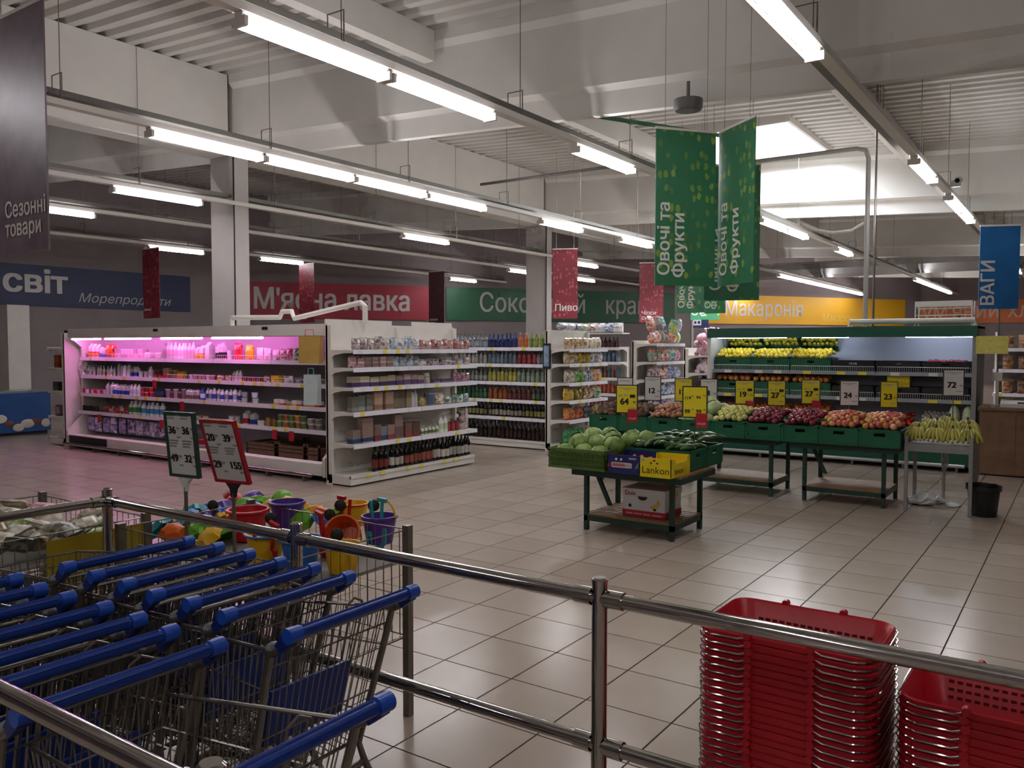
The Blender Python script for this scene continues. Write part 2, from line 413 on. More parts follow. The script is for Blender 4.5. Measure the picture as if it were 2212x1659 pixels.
# ------------------------------------------------------------------ wall signs
def sw_(p):
    a = YAW - math.atan((p - 1106) / F_PX); r = Vector((-math.sin(a), math.cos(a), 0))
    return -(D0.x * r.y - D0.y * r.x) / (DD.x * r.y - DD.y * r.x)
def wall_sign(label, base, c, s0, s1, z0, z1, ux, n, texts, SX=.86):
    ux, n = Vector(ux), Vector(n); t = thing('wall_sign', label, 'sign')
    p = base + ux * s0 + n * .02; q = base + ux * s1 + n * .02; o = n * .05
    MB().hexa([p + Vector((0, 0, z0)), q + Vector((0, 0, z0)), q - o * -1 + Vector((0, 0, z0)), p + o + Vector((0, 0, z0))],
              [p + Vector((0, 0, z1)), q + Vector((0, 0, z1)), q + o + Vector((0, 0, z1)), p + o + Vector((0, 0, z1))]).build('board', c, t)
    for body, s, z, size, bold, shear, m in texts:
        lettering(body, size, m, t, base + ux * s + n * .078 + Vector((0, 0, z)), ux, (0, 0, 1), bold=bold, shear=shear, sx=SX)
sign_text = M('sign_text', 'c9c6c2', .6); sign_text2 = M('sign_text_dim', 'b0adac', .6)
wall_sign('long dark blue sign reading світ and Морепродукти on the wall', Vector((-23.8, 0, 0)), M('sign_navy', '232f52', .5, noise=.05, scale=1), 5.5, 16.1, 2.82, 3.94, (0, 1, 0), (1, 0, 0),
          [('світ', yat(10, -23.7), 3.2, .84, .03, 0, sign_text), ('Морепродукти', yat(172, -23.7), 2.98, .36, 0, .28, sign_text2)], 1.12)
wall_sign('long red wall sign reading М\'ясна лавка', D0, M('sign_red', '9c2033', .5, noise=.1, scale=.6), sw_(500), sw_(927), 2.69, 3.945, DD, DN,
          [("М'ясна", sw_(546), 3.02, 1.02, .02, 0, sign_text), ('лавка', sw_(745), 3.02, 1.02, .02, 0, sign_text)])
wall_sign('long dark green wall sign reading Соковитий край', D0, M('sign_green', '1f5a3a', .5, noise=.12, scale=.5), sw_(963), sw_(1473), 2.69, 3.945, DD, DN,
          [('Соковитий', sw_(1033), 3.04, 1.02, .008, 0, sign_text2), ('край', sw_(1304), 3.04, 1.02, .008, 0, sign_text2)])
wall_sign('long yellow wall sign reading Макаронія', D0, M('sign_yellow', 'dba51a', .5, noise=.05, scale=.6), sw_(1474), sw_(1950), 2.69, 3.945, DD, DN,
          [('Макаронія', sw_(1560), 3.05, .98, .008, 0, sign_text), ('Макаронні', sw_(1770), 2.85, .5, 0, .28, M('sign_text_gold', 'e0c060', .6)), ('вироби', sw_(1838), 2.85, .5, 0, .28, M('sign_text_gold'))])
wall_sign("long orange wall sign reading Рум'яний хліб", Vector((0, 44.5, 0)), M('sign_orange', 'cf6f35', .5, noise=.05, scale=.8), -7.2, 4, 2.8, 3.86, (1, 0, 0), (0, -1, 0),
          [("Рум'яний", -7.2, 3.05, 1.0, .006, 0, M('sign_text_peach', 'e3b598', .6)), ('хліб', xat(2172, 44.4), 3.05, 1.0, .006, 0, M('sign_text_peach'))])

# ------------------------------------------------------------------ hanging banners (0.65 x 1.6 m panels)
def depth_pt(p, d):   # ground point at camera depth d seen in pixel column p
    l = (p - 1106) / F_PX * d * math.cos(PITCH); q = Vector((-math.sin(YAW), math.cos(YAW), 0)) * d + Vector((math.cos(YAW), math.sin(YAW), 0)) * l
    return q
def banner(label, a, b, z0, z1, m, lines, group=None, rot=True, edge=None, hang=True):
    a, b = Vector(a), Vector(b); ux = (b - a).normalized(); n = Vector((ux.y, -ux.x, 0)); W = (b - a).length
    t = thing('hanging_banner', label, 'banner', a, math.atan2(ux.y, ux.x), group)
    MB().box(0, W, -.006, .006, z0, z1).build('panel', m, t)
    MB().box(-.004, W + .004, -.012, .012, z1 - .012, z1 + .012).build('top_rail', lamp_body, t)
    if hang:
        for f in (.15, .85): MB().cyl((W * f, 0, z1), (W * f, 0, zdeck(a.x) - .0), .003, 4).build('hanging_wire', zinc, t)
    for body, u, v, size, bold, mm in lines:
        if body[0] == '#':   # small print too far away to read
            MB().box(u, u + size * 3.2, -.009, -.0065, v, v + size * .5).build('small_print', mm, t)
        elif rot: lettering(body, size, mm, t, (u, -.0085, v), (0, 0, 1), (-1, 0, 0), bold=bold)
        else: lettering(body, size, mm, t, (u, -.0085, v), (1, 0, 0), (0, 0, 1), bold=bold)
    return t
green_print = leafy('banner_green', '347a55', '3c7048', '8fae4c', 8.5, .55)
red_print = leafy('banner_red', '7a222e', '98343e', 'b8525a', 9, .5)
lil_print = M('banner_purple', '75636e', .4, noise=.25, scale=5)
BZ0, BZ1 = 2.37, 3.98
banner('green banner with Овочі та Фрукти, facing front, biggest of the leafy ones', depth_pt(1413, 8.63), depth_pt(1541, 8.84), BZ0, BZ1, green_print, [('Овочі та', .16, BZ0 + .1, .19, .004, white_ink), ('Фрукти', .33, BZ0 + .08, .19, .004, white_ink)], 'green produce banners')
banner('green Овочі та Фрукти banner turned steeply, nearest its camera-side edge', depth_pt(1549, 8.84), depth_pt(1626, 8.19), BZ0, BZ1, green_print, [('Овочі та', .18, BZ0 + .1, .19, .004, white_ink), ('Фрукти', .4, BZ0 + .1, .19, .004, white_ink)], 'green produce banners')
banner('green Овочі та Фрукти banner hanging half hidden behind the folded pair', depth_pt(1519, 10.3), depth_pt(1638, 10.2), 2.3, 3.95, green_print, [('Овочі та', .2, 2.42, .19, .004, white_ink), ('Фрукти', .41, 2.4, .19, .004, white_ink)], 'green produce banners')
banner('small-looking far green banner whose Овочі text shows below the big ones', depth_pt(1461, 16.2), depth_pt(1521, 15.8), BZ0, BZ1, green_print, [('Овочі та', .17, BZ0 + .1, .19, .004, white_ink), ('Фрукти', .36, BZ0 + .08, .19, .004, white_ink)], 'green produce banners')
banner('far green banner angled beside the other far one, cut by the big pair', depth_pt(1521, 16.4), depth_pt(1566, 16.0), BZ0, BZ1, green_print, [('Овочі та', .15, BZ0 + .1, .19, .004, white_ink), ('Фрукти', .3, BZ0 + .08, .19, .004, white_ink)], 'green produce banners')
banner('farthest green banner, its bottom edge just above the produce cooler', depth_pt(1491, 20.2), depth_pt(1553, 20.0), BZ0, BZ1, green_print, [('Овочі та', .17, BZ0 + .1, .19, .004, white_ink), ('Фрукти', .36, BZ0 + .08, .19, .004, white_ink)], 'green produce banners')
banner('glossy dusky purple banner reading Сезонні товари', depth_pt(7, 5.85), depth_pt(112, 5.46), BZ0, BZ1, lil_print, [('Сезонні', .1, 2.62, .15, .003, white_ink), ('товари', .1, 2.49, .15, .003, white_ink)], None, False)
banner('dark red patterned banner reading Пиво beside the white column', depth_pt(1193, 19.4), depth_pt(1247, 19.3), BZ0, BZ1, red_print, [('Пиво', .05, 2.55, .22, .003, white_ink)], 'red aisle banners', False)
banner('dark red patterned banner reading Чіпси снеки above the diaper shelf', depth_pt(1380, 22.6), depth_pt(1432, 22.5), BZ0, BZ1, red_print, [('Чіпси', .06, 2.58, .15, .002, white_ink), ('снеки', .06, 2.45, .15, .002, white_ink)], 'red aisle banners', False)
banner('narrow red banner in front of the dark blue sign', depth_pt(312, 19.5), depth_pt(347, 19.1), BZ0, BZ1, red_print, [('#', .04, 2.55, .09, .001, sign_text2)], 'red aisle banners', False)
banner('narrow red banner hanging before the letters of the red sign', depth_pt(648, 23.2), depth_pt(680, 22.7), BZ0, BZ1, red_print, [('#', .05, 2.47, .1, .002, sign_text2)], 'red aisle banners', False)
banner('red banner coloured dark as if backlit, hanging between the red and green signs', depth_pt(927, 25.4), depth_pt(960, 25.0), BZ0, BZ1, leafy('banner_red_backlit', '4a1f24', '5c2a2e', '6c3a3c', 14), [('#', .05, 2.5, .1, .002, sign_text2), ('#', .05, 2.42, .07, .002, sign_text2)], 'red aisle banners', False)  # backlit shade is put into this darker version of the red print
vb = banner('bright blue panel reading ВАГИ on a pole over the scale', depth_pt(2111, 11.5), depth_pt(2197, 11.4), 2.25, 3.39, M('banner_blue', '2a6fae', .35, noise=.12, scale=4), [('ВАГИ', .19, 2.29, .24, .005, white_ink)], None, True, hang=False)
MB().cyl((.27, .02, .92), (.27, .02, 2.26), .012, 8).build('pole', zinc, vb)
banner('small dark blue panel with ВАГИ low behind the farthest green banner', depth_pt(1497, 21.5), depth_pt(1530, 21.4), 2.2, 3.5, M('banner_darkblue', '1d2f55', .4), [('ВАГИ', .2, 2.25, .28, .006, white_ink)], None, True)

# ------------------------------------------------------------------ pipes and ducts under the roof
def pipe(name, label, pts, r, m, cat='pipe'):
    return tag(MB().tube(pts, r, 8).build(name, m, None, True), label, cat)
pipe('riser_pipe', 'grey pipe running overhead then dropping into the produce cooler', [(-4.9, 13.4, 4.72), (-2.95, 13.4, 4.72), (-2.82, 13.4, 4.68), (-2.78, 13.4, 4.55), (-2.78, 13.4, 2.02)], .035, M('pipe_grey', 'a4a29c', .5))
pipe('conduit', 'thin straight conduit beside the grey drop pipe', [(-2.68, 13.45, 5.7), (-2.68, 13.45, 2.02)], .016, zinc)
pipe('sprinkler_pipe', 'thin dark overhead pipe above the third light row', [(-9.0, 12.0, 4.62), (-6.2, 12.0, 4.62)], .025, M('pipe_dark', '6b6863', .5))
pipe('green_pipe', 'thin green overhead pipe slanting towards the green banners', [(-5.6, 9.6, 4.8), (-4.3, 11.8, 4.75)], .03, M('pipe_green', '4f8a6a', .5))
pipe('round_duct', 'large round silver duct along the far ceiling', [(-12.5, 34, 4.75), (9, 34, 4.75)], .32, M('duct_silver', '9b9a98', .35, .5, noise=.1, scale=2), 'duct')
pipe('insulated_pipe', 'white insulated pipe bent over the pink-lit dairy cooler', [(-10.6, 7.9, 2.03), (-10.6, 7.9, 2.16), (-9.4, 7.8, 2.14), (-9.35, 7.8, 2.22), (-9.15, 7.8, 2.22), (-9.1, 7.8, 2.12), (-7.75, 7.75, 2.3), (-7.68, 7.75, 2.25), (-7.68, 7.75, 2.03)], .035, white_paint)
pipe('insulated_pipe', 'white insulated pipe lying along the top of the produce cooler', [(-2.95, 13.2, 2.03), (-2.95, 13.2, 2.1), (-1.3, 13.2, 2.1), (-1.3, 13.2, 2.02)], .04, white_paint)
v = thing('vent_drum', 'grey round vent drum under the roof by the skylight', 'vent', depth_pt(1481, 9.6))
zb = CAM_H + (746 - 246) / F_PX * 9.6
MB().lathe([(.15, zb), (.165, zb + .02), (.165, zb + .12), (.02, zb + .13), (.02, 4.75)], 16).build('drum', M('drum_grey', '6e6d6c', .5), v, True)
MB().lathe([(.13, zb - .005), (.13, zb + .01)], 16).build('louver', M('louver_grey', '55534f', .6), v)
# ------------------------------------------------------------------ goods: shared meshes
GM = {}
def dim(c, f): return ''.join('%02x' % int(min(255, int(c[i:i + 2], 16) * f)) for i in (0, 2, 4))
def cm(c, rough=.4): return M('pack_' + c, dim(c, 1.0), rough, noise=.1, scale=30, rnd=dim(c, .72))
def pm(c, c2):
    """printed film: two colours blotched together, shifted per object"""
    k = 'film_' + c + c2
    if k in MATS: return MATS[k]
    m = M(k, c, .28); N = m.node_tree.nodes; L = m.node_tree.links
    tc = N.new('ShaderNodeTexCoord'); oi = N.new('ShaderNodeObjectInfo'); ad = N.new('ShaderNodeVectorMath'); ad.operation = 'ADD'
    L.new(tc.outputs['Object'], ad.inputs[0]); L.new(oi.outputs['Location'], ad.inputs[1])
    nz = N.new('ShaderNodeTexNoise'); nz.inputs['Scale'].default_value = 13; nz.inputs['Detail'].default_value = 2; L.new(ad.outputs[0], nz.inputs['Vector'])
    cr = N.new('ShaderNodeValToRGB'); e = cr.color_ramp.elements; e[0].position = .42; e[0].color = (*lin(c), 1); e[1].position = .55; e[1].color = (*lin(c2), 1)
    x = cr.color_ramp.elements.new(.68); x.color = (*lin(dim(c, .55)), 1)
    L.new(nz.outputs['Fac'], cr.inputs['Fac']); L.new(cr.outputs['Color'], N['Principled BSDF'].inputs['Base Color'])
    return m
def bottle(r, h, c, lab, cap):
    k = ('b', r, h, c, lab, cap)
    if k not in GM:
        b = MB(); n = 10
        b.mat(0).lathe([(r * .9, 0), (r, .01), (r, h * .12)], n); b.mat(1).lathe([(r * 1.01, h * .12), (r * 1.01, h * .45)], n, cap=False)
        b.mat(0).lathe([(r, h * .45), (r, h * .58), (r * .75, h * .68), (r * .36, h * .78), (r * .34, h * .9)], n, cap=False)
        b.mat(2).lathe([(r * .4, h * .9), (r * .4, h)], n)
        GM[k] = b.mesh('bottle', [M('glass_' + c, c, .12, noise=.03), cm(lab), cm(cap)], True)
    return GM[k]
def jug(r, h, c, lab, cap):
    k = ('j', r, h, c, lab, cap)
    if k not in GM:
        b = MB(); b.mat(0).lathe([(r * .9, 0), (r, .012), (r, h * .2)], 8); b.mat(1).lathe([(r * 1.01, h * .2), (r * 1.01, h * .55)], 8, cap=False)
        b.mat(0).lathe([(r, h * .55), (r, h * .7), (r * .5, h * .86), (r * .42, h * .9)], 8, cap=False); b.mat(2).lathe([(r * .48, h * .88), (r * .48, h)], 8)
        GM[k] = b.mesh('jug', [cm(c), cm(lab), cm(cap)], True)
    return GM[k]
def cup(r, h, c, lid):
    k = ('c', r, h, c, lid)
    if k not in GM:
        b = MB(); b.mat(0).lathe([(r * .8, 0), (r, h * .92)], 9); b.mat(1).lathe([(r * 1.06, h * .92), (r * 1.06, h)], 9)
        GM[k] = b.mesh('cup', [cm(c), cm(lid)], False)
    return GM[k]
def pbox(w, d, h, c, c2, split=.4):
    k = ('x', w, d, h, c, c2, split)
    if k not in GM:
        b = MB(); e = .0015
        b.mat(0).box(-w / 2, w / 2, -d / 2, d / 2, 0, h)
        b.mat(1).box(-w / 2 - e, w / 2 + e, -d / 2 - e, d / 2 + e, h * .06, h * split)
        GM[k] = b.mesh('carton', [cm(c), cm(c2)])
    return GM[k]
def gable(w, h, c, c2):
    k = ('g', w, h, c, c2)
    if k not in GM:
        b = MB(); a = w / 2; s = h * .78; e = .0015
        b.mat(0).box(-a, a, -a, a, 0, s); b.mat(1).box(-a - e, a + e, -a - e, a + e, h * .1, h * .45)
        b.mat(0).add([(-a, -a, s), (a, -a, s), (a, a, s), (-a, a, s), (-a, 0, h * .92), (a, 0, h * .92)], [(0, 1, 5, 4), (2, 3, 4, 5), (1, 2, 5), (3, 0, 4)])
        b.box(-a, a, -.004, .004, h * .9, h)
        GM[k] = b.mesh('milk_carton', [cm(c), cm(c2)])
    return GM[k]
def bag(w, h, d, c, c2):
    k = ('p', w, h, d, c, c2)
    if k not in GM:
        b = MB(); rings = [(0, .5, .03), (.1, .5, .3), (.35, .47, .5), (.6, .48, .48), (.86, .5, .22), (.94, .5, .03), (1, .5, .02)]
        vs = []
        for t, fw, fd in rings:
            for ax, ay in ((-1, -.35), (-.55, -1), (.55, -1), (1, -.35), (1, .35), (.55, 1), (-.55, 1), (-1, .35)): vs.append((ax * w * fw, ay * d * fd, t * h))
        for r in range(len(rings) - 1):
            b.mat(1 if r in (2,) else 0); o = len(b.v)
            b.add(vs[r * 8:(r + 2) * 8], [(i, (i + 1) % 8, 8 + (i + 1) % 8, 8 + i) for i in range(8)])
        GM[k] = b.mesh('pouch', [pm(c, c2), pm(c2, c)], True)
    return GM[k]
def tin(r, h, c, c2):
    k = ('t', r, h, c, c2)
    if k not in GM:
        b = MB(); b.mat(0).lathe([(r, 0), (r, h * .1)], 10); b.mat(1).lathe([(r, h * .1), (r, h * .85)], 10, cap=False); b.mat(0).lathe([(r, h * .85), (r, h)], 10)
        GM[k] = b.mesh('tin', [cm(c), cm(c2)])
    return GM[k]

class Shelf:
    """a straight shelf run: origin, rotation, and goods set out along it"""
    def __init__(s, ox, oy, rz): s.o = (ox, oy); s.rz = rz; s.c, s.s = math.cos(rz), math.sin(rz)
    def w(s, a, b, z): return (s.o[0] + a * s.c - b * s.s, s.o[1] + a * s.s + b * s.c, z)
    def run(s, a0, a1, b, z, me, step, name, label, cat, group, ja=.004, rzj=.05, two=0, skip=0):
        mes = me if isinstance(me, list) else [me]; i = 0; n = max(1, int((a1 - a0 + step * .15) / step)); step = (a1 - a0) / n; a = a0 + step / 2
        while i < n:
            if random.random() >= skip:
                m = mes[i % len(mes)]
                o = obj(name, m, None, s.w(a + random.uniform(-ja, ja), b + random.uniform(-.012, .012), z), s.rz + random.uniform(-rzj, rzj), sc=None if two else (random.uniform(.94, 1.03), 1, random.uniform(.92, 1.07))); tag(o, label, cat, group)
                if two: 
                    o = obj(name, m, None, s.w(a + random.uniform(-ja, ja), b + random.uniform(-.01, .01), z + two), s.rz + random.uniform(-rzj, rzj)); tag(o, label, cat, group)
            i += 1; a += step

# ------------------------------------------------------------------ dairy cooler with pink light
DX0, DX1, DY = -14.3, -7.93, 7.25
t = thing('dairy_cooler', 'long open dairy cooler with pink-lit shelves and white canopy', 'fridge', (0, 0, 0))
grey_in = M('cooler_inside', 'b4b0b8', .5, noise=.03)
MB().box(DX0 + .05, DX1 - .05, 7.98, 8.05, .1, 1.98).build('back_panel', grey_in, t)
for x in (DX0, DX1 - .05):
    MB().prism([(DY + .02, .06), (8.3, .06), (8.3, 2.0), (DY + .12, 2.0), (DY + .12, 1.86), (DY + .3, 1.7), (DY + .3, .55), (DY + .02, .3)], 'x', x, x + .05).build('side_panel', white_paint, t)
cn = MB().box(DX0, DX1, DY + .08, DY + .2, 1.87, 2.02).build('canopy', shelf_white, t)
MB().box(DX0, DX1, DY + .2, 8.3, 1.96, 2.0).build('roof_panel', shelf_white, t)
for p in (144, 337, 573):
    MB().box(xat(p, 7.33) - .06, xat(p, 7.33) + .06, DY + .077, DY + .08, 1.955, 1.995).build('sticker', black_ink, cn)
MB().prism([(DY, .08), (DY, .23), (DY + .03, .26), (DY + .08, .22), (7.98, .2), (7.98, .08)], 'x', DX0 + .05, DX1 - .05).build('base_tray', shelf_white, t)
MB().box(xat(146, DY), xat(227, DY), DY - .004, DY + .002, .1, .22).build('base_grille', black_plastic, t)
MB().box(DX0 + .1, DX1 - .1, DY + .1, 8.2, 0, .08).build('plinth', dark_rubber, t)
br = MB().cyl((DX0 + .05, DY - .06, .085), (DX1 - .15, DY - .06, .085), .024, 10).build('bumper_rail', chrome, t, True)
for k in range(9):
    x = DX0 + .3 + k * .72
    MB().box(x - .015, x + .015, DY - .07, DY + .1, 0, .085).build('bumper_foot', zinc, br)
pink_m = M('cooler_tube_pink', 'ff8ce8', .3, emit=PINK_POWER)
for p0, p1 in ((157, 218), (228, 326), (349, 437), (459, 568)):
    MB().cyl((xat(p0, 7.39), 7.39, 1.848), (xat(p1, 7.39), 7.39, 1.848), .014, 8).build('light_tube', pink_m, t, True)
MB().box(DX0 + .06, DX1 - .06, 7.35, 7.43, 1.862, 1.872).build('tube_housing', white_paint, t)
DZ = [.27, .62, .925, 1.225, 1.53]
nb = 5; bw = (DX1 - DX0 - .1) / nb
for lv in range(1, 5):
    for k in range(nb):
        xa = DX0 + .05 + k * bw; yf = DY + (.2 if lv < 3 else .26)
        sh = MB().box(xa + .003, xa + bw - .003, yf, 7.98, DZ[lv] - .02, DZ[lv]).build('shelf', shelf_white, t)
        MB().prism([(yf - .006, DZ[lv] - .045), (yf, DZ[lv] - .045), (yf + .004, DZ[lv] + .012), (yf - .002, DZ[lv] + .012)], 'x', xa + .004, xa + bw - .004).build('price_rail', price_rail, sh)
        for q in range(5):
            x = xa + .1 + q * .24 + random.uniform(-.05, .05)
            if random.random() < .35: MB().box(x, x + .07, yf - .009, yf - .006, DZ[lv] - .04, DZ[lv] + .005).build('price_tag', tag_yellow, sh)
        if lv == 4 or (lv == 3 and k > 1):
            g = MB().tube([(xa + .02, yf + .01, DZ[lv] + .07), (xa + bw - .02, yf + .01, DZ[lv] + .07)], .003, 4)
            for q in range(24): g.cyl((xa + .03 + q * .05, yf + .01, DZ[lv]), (xa + .03 + q * .05, yf + .01, DZ[lv] + .07), .002, 4)
            g.build('wire_fence', white_paint, sh)
    if lv > 0:
        for k in range(nb + 1):
            x = DX0 + .05 + k * bw
# red discount tags hanging from the rails
for p, lv in ((334, 3), (393, 2), (213, 1), (348, 1), (593, 1), (629, 1)):
    yf = DY + (.2 if lv < 3 else .26); x = xat(p, yf)
    tag(MB().box(x - .05, x + .05, yf - .012, yf - .009, DZ[lv] - .16, DZ[lv] - .03).build('discount_tag', red_card), 'red tag under the %s shelf of the pink-lit cooler%s' % (['bottom', 'fourth', 'third', 'second', 'top'][lv], {213: ', farthest left', 348: ' beside the green sign', 593: ', second from right', 629: ', farthest right'}.get(p, '')), 'price tag', 'red tags on the cooler')
ds = Shelf(0, 0, 0)
LEVN = ['bottom deck', 'fourth shelf', 'third shelf', 'second shelf', 'top shelf']
def dr(lv, p0, p1, me, step, name, what, cat, b=None, two=0, skip=0, rzj=.05):
    yf = DY + (.2 if 0 < lv < 3 else .26 if lv else .06); y = yf + (.09 if b is None else b)
    ds.run(max(xat(p0 / 3.16, y), DX0 + .07), min(xat(p1 / 3.16, y), DX1 - .06), y, DZ[lv] + .001, me, step, name, '%s on the %s of the pink-lit dairy cooler' % (what, LEVN[lv]), cat, 'goods in the dairy cooler', two=two, skip=skip, rzj=rzj)
W, PK, BL, RD, YL, OR, DK, CR, GN = 'f2f0f2', 'f0c2da', '2d52b8', 'd02a35', 'f0c020', 'e8762a', '3a3236', 'efe6d0', '3f9a50'
dr(4, 470, 620, tin(.035, .1, 'd8c27a', '6b5a3a'), .085, 'glass_jar', 'small amber jar', 'jar')
dr(4, 625, 690, gable(.09, .24, W, OR), .1, 'juice_carton', 'white and orange gable carton', 'carton')
dr(4, 690, 735, gable(.075, .17, W, BL), .08, 'milk_carton', 'short white and blue carton', 'carton')
dr(4, 735, 790, bag(.12, .24, .07, OR, RD), .13, 'snack_pouch', 'tall orange pouch', 'pouch')
dr(4, 795, 1008, cup(.042, .075, PK, W), .092, 'yogurt_cup', 'pink and white yogurt cup', 'cup', two=.077)
dr(4, 1012, 1118, pbox(.13, .1, .05, W, PK), .14, 'curd_tub', 'flat pink-striped white tub', 'tub', two=.052)
dr(4, 1120, 1340, jug(.043, .26, W, PK, W), .092, 'yogurt_bottle', 'tall white drinking yogurt bottle', 'bottle')
dr(4, 1345, 1405, gable(.09, .2, W, YL), .1, 'milk_carton', 'white and yellow gable carton', 'carton')
dr(4, 1405, 1455, gable(.095, .27, W, W), .1, 'milk_carton', 'tall plain white carton', 'carton')
dr(4, 1480, 1545, gable(.085, .24, W, DK), .095, 'milk_carton', 'white carton with black patches', 'carton')
dr(4, 1545, 1590, cup(.04, .07, W, W), .085, 'yogurt_cup', 'plain white small cup', 'cup', two=.072)
dr(4, 1592, 1668, bag(.17, .25, .07, RD, 'e0505a'), .18, 'snack_pouch', 'big red pouch', 'pouch')
dr(4, 1672, 1752, bag(.18, .22, .07, YL, 'f2a020'), .19, 'snack_pouch', 'big yellow pouch', 'pouch')
dr(4, 1755, 1915, [bag(.14, .17, .05, PK, W), bag(.14, .17, .05, W, PK)], .15, 'cheese_pouch', 'pink and white cheese pouch', 'pouch')
dr(4, 1918, 2130, [bag(.11, .17, .05, RD, W), bag(.11, .17, .05, PK, RD), bag(.11, .18, .05, W, GN)], .115, 'sausage_pack', 'red striped sausage pack', 'pack')
dr(3, 470, 545, bag(.3, .24, .1, W, W), .32, 'white_sack', 'big white sack', 'bag')
dr(3, 550, 785, [bottle(.026, .17, 'd8d4da', W, BL), bottle(.026, .17, W, 'c8b89a', W)], .06, 'kefir_bottle', 'small pale dairy bottle', 'bottle', skip=.1)
dr(3, 800, 893, jug(.04, .23, W, W, BL), .088, 'milk_bottle', 'tall white milk bottle with blue cap', 'bottle')
dr(3, 897, 945, gable(.07, .18, W, BL), .075, 'milk_carton', 'white carton with broad blue band', 'carton')
dr(3, 947, 1012, cup(.045, .11, W, 'c8d4f0'), .1, 'yogurt_cup', 'tall white cup', 'cup')
dr(3, 1014, 1044, jug(.04, .19, W, PK, W), .09, 'yogurt_bottle', 'white bottle with pink label', 'bottle')
dr(3, 1050, 1112, bag(.1, .12, .05, RD, DK), .11, 'sausage_pack', 'dark red sausage pack', 'pack')
dr(3, 1115, 1165, pbox(.13, .08, .17, 'd8b89a', RD), .14, 'cheese_box', 'beige box', 'box')
dr(3, 1165, 1210, tin(.035, .13, 'b89a6a', '8a6a3a'), .08, 'glass_jar', 'brown jar', 'jar')
dr(3, 1213, 1268, pbox(.13, .08, .12, YL, 'f0a020'), .14, 'cheese_box', 'yellow box', 'box')
dr(3, 1300, 1470, [cup(.045, .08, PK, W), cup(.045, .08, 'c87a90', PK)], .1, 'dessert_cup', 'rosy dessert cup', 'cup')
dr(3, 1480, 1585, bag(.14, .09, .06, W, RD), .15, 'cheese_pouch', 'white and red pouch', 'pouch')
dr(3, 1588, 1655, jug(.032, .15, W, PK, W), .07, 'yogurt_bottle', 'little white drink bottle', 'bottle')
dr(3, 1656, 1780, cup(.04, .06, 'b0353f', DK), .088, 'dessert_cup', 'dark red dessert cup', 'cup')
dr(3, 1782, 1855, bag(.12, .09, .05, RD, W), .13, 'cheese_pouch', 'red and white pouch', 'pouch')
dr(3, 1858, 1935, pbox(.16, .1, .1, YL, 'f5dc60'), .17, 'cheese_box', 'bright yellow pack', 'pack')
dr(3, 1936, 2165, [bag(.18, .1, .05, W, 'b8b8c8'), bag(.18, .09, .05, 'd8d8e4', DK)], .2, 'ham_pack', 'flat silvery ham pack', 'pack')
dr(2, 470, 725, [cup(.042, .08, RD, PK), cup(.042, .08, PK, RD)], .095, 'yogurt_cup', 'red and pink yogurt cup', 'cup', skip=.1)
dr(2, 728, 780, jug(.045, .2, W, W, W), .1, 'milk_bottle', 'white milk bottle', 'bottle')
dr(2, 782, 885, gable(.085, .19, W, BL), .095, 'milk_carton', 'white and blue gable carton', 'carton')
dr(2, 888, 962, jug(.04, .2, W, 'd4d8e8', W), .088, 'milk_bottle', 'pale bottle with white cap', 'bottle')
dr(2, 965, 1050, cup(.04, .075, RD, W), .09, 'yogurt_cup', 'red cup with white lid', 'cup', two=.076)
dr(2, 1050, 1130, pbox(.2, .1, .1, '3a4a78', DK), .22, 'cheese_box', 'dark blue box', 'box')
dr(2, 1132, 1270, [cup(.042, .15, 'a8889a', W), cup(.042, .1, '8a4a42', W)], .092, 'yogurt_cup', 'brownish tall cup', 'cup')
dr(2, 1275, 1365, gable(.08, .15, W, '9a7a6a'), .09, 'milk_carton', 'white and brown carton', 'carton')
dr(2, 1365, 1400, jug(.045, .19, BL, W, BL), .1, 'milk_bottle', 'blue bottle', 'bottle')
dr(2, 1402, 1645, [jug(.038, .18, W, BL, W), jug(.038, .2, W, 'a0a8c0', BL)], .085, 'milk_bottle', 'white bottle with blue label', 'bottle')
dr(2, 1648, 1830, cup(.048, .08, W, BL), .105, 'sour_cream_tub', 'white tub with blue lid', 'tub', two=.082, skip=.15)
dr(2, 1880, 2200, [pbox(.1, .08, .08, W, YL), pbox(.1, .08, .07, W, RD), pbox(.1, .08, .06, 'd8c8b0', OR)], .11, 'butter_pack', 'small striped butter pack', 'pack')
dr(1, 470, 665, tin(.038, .09, '5a4a42', '3a3030'), .09, 'glass_jar', 'dark little jar', 'jar')
dr(1, 700, 875, [bag(.14, .1, .05, RD, 'e06a5a'), bag(.14, .12, .05, 'b02a30', W)], .15, 'sausage_pack', 'red sausage pack', 'pack')
dr(1, 880, 965, jug(.05, .22, W, GN, W), .11, 'milk_bottle', 'white bottle with green label', 'bottle')
dr(1, 968, 1120, jug(.048, .22, W, '4a90c8', 'c0d8f0'), .105, 'milk_bottle', 'white bottle with sky blue label', 'bottle')
dr(1, 1335, 1420, cup(.05, .08, CR, YL), .11, 'sour_cream_tub', 'cream tub with yellow lid', 'tub')
dr(1, 1560, 1640, cup(.05, .1, W, PK), .11, 'sour_cream_tub', 'white tub with pink lid', 'tub')
dr(1, 1660, 1712, gable(.1, .2, W, RD), .12, 'milk_carton', 'white and red gable carton', 'carton')
dr(1, 1715, 1758, gable(.09, .18, W, BL), .1, 'milk_carton', 'white and blue carton', 'carton')
dr(1, 1765, 1805, cup(.06, .07, W, W), .13, 'sour_cream_tub', 'round white tub', 'tub')
dr(1, 1815, 1890, tin(.045, .13, '8a6238', 'b08850'), .1, 'cheese_roll', 'brown cheese roll', 'cheese')
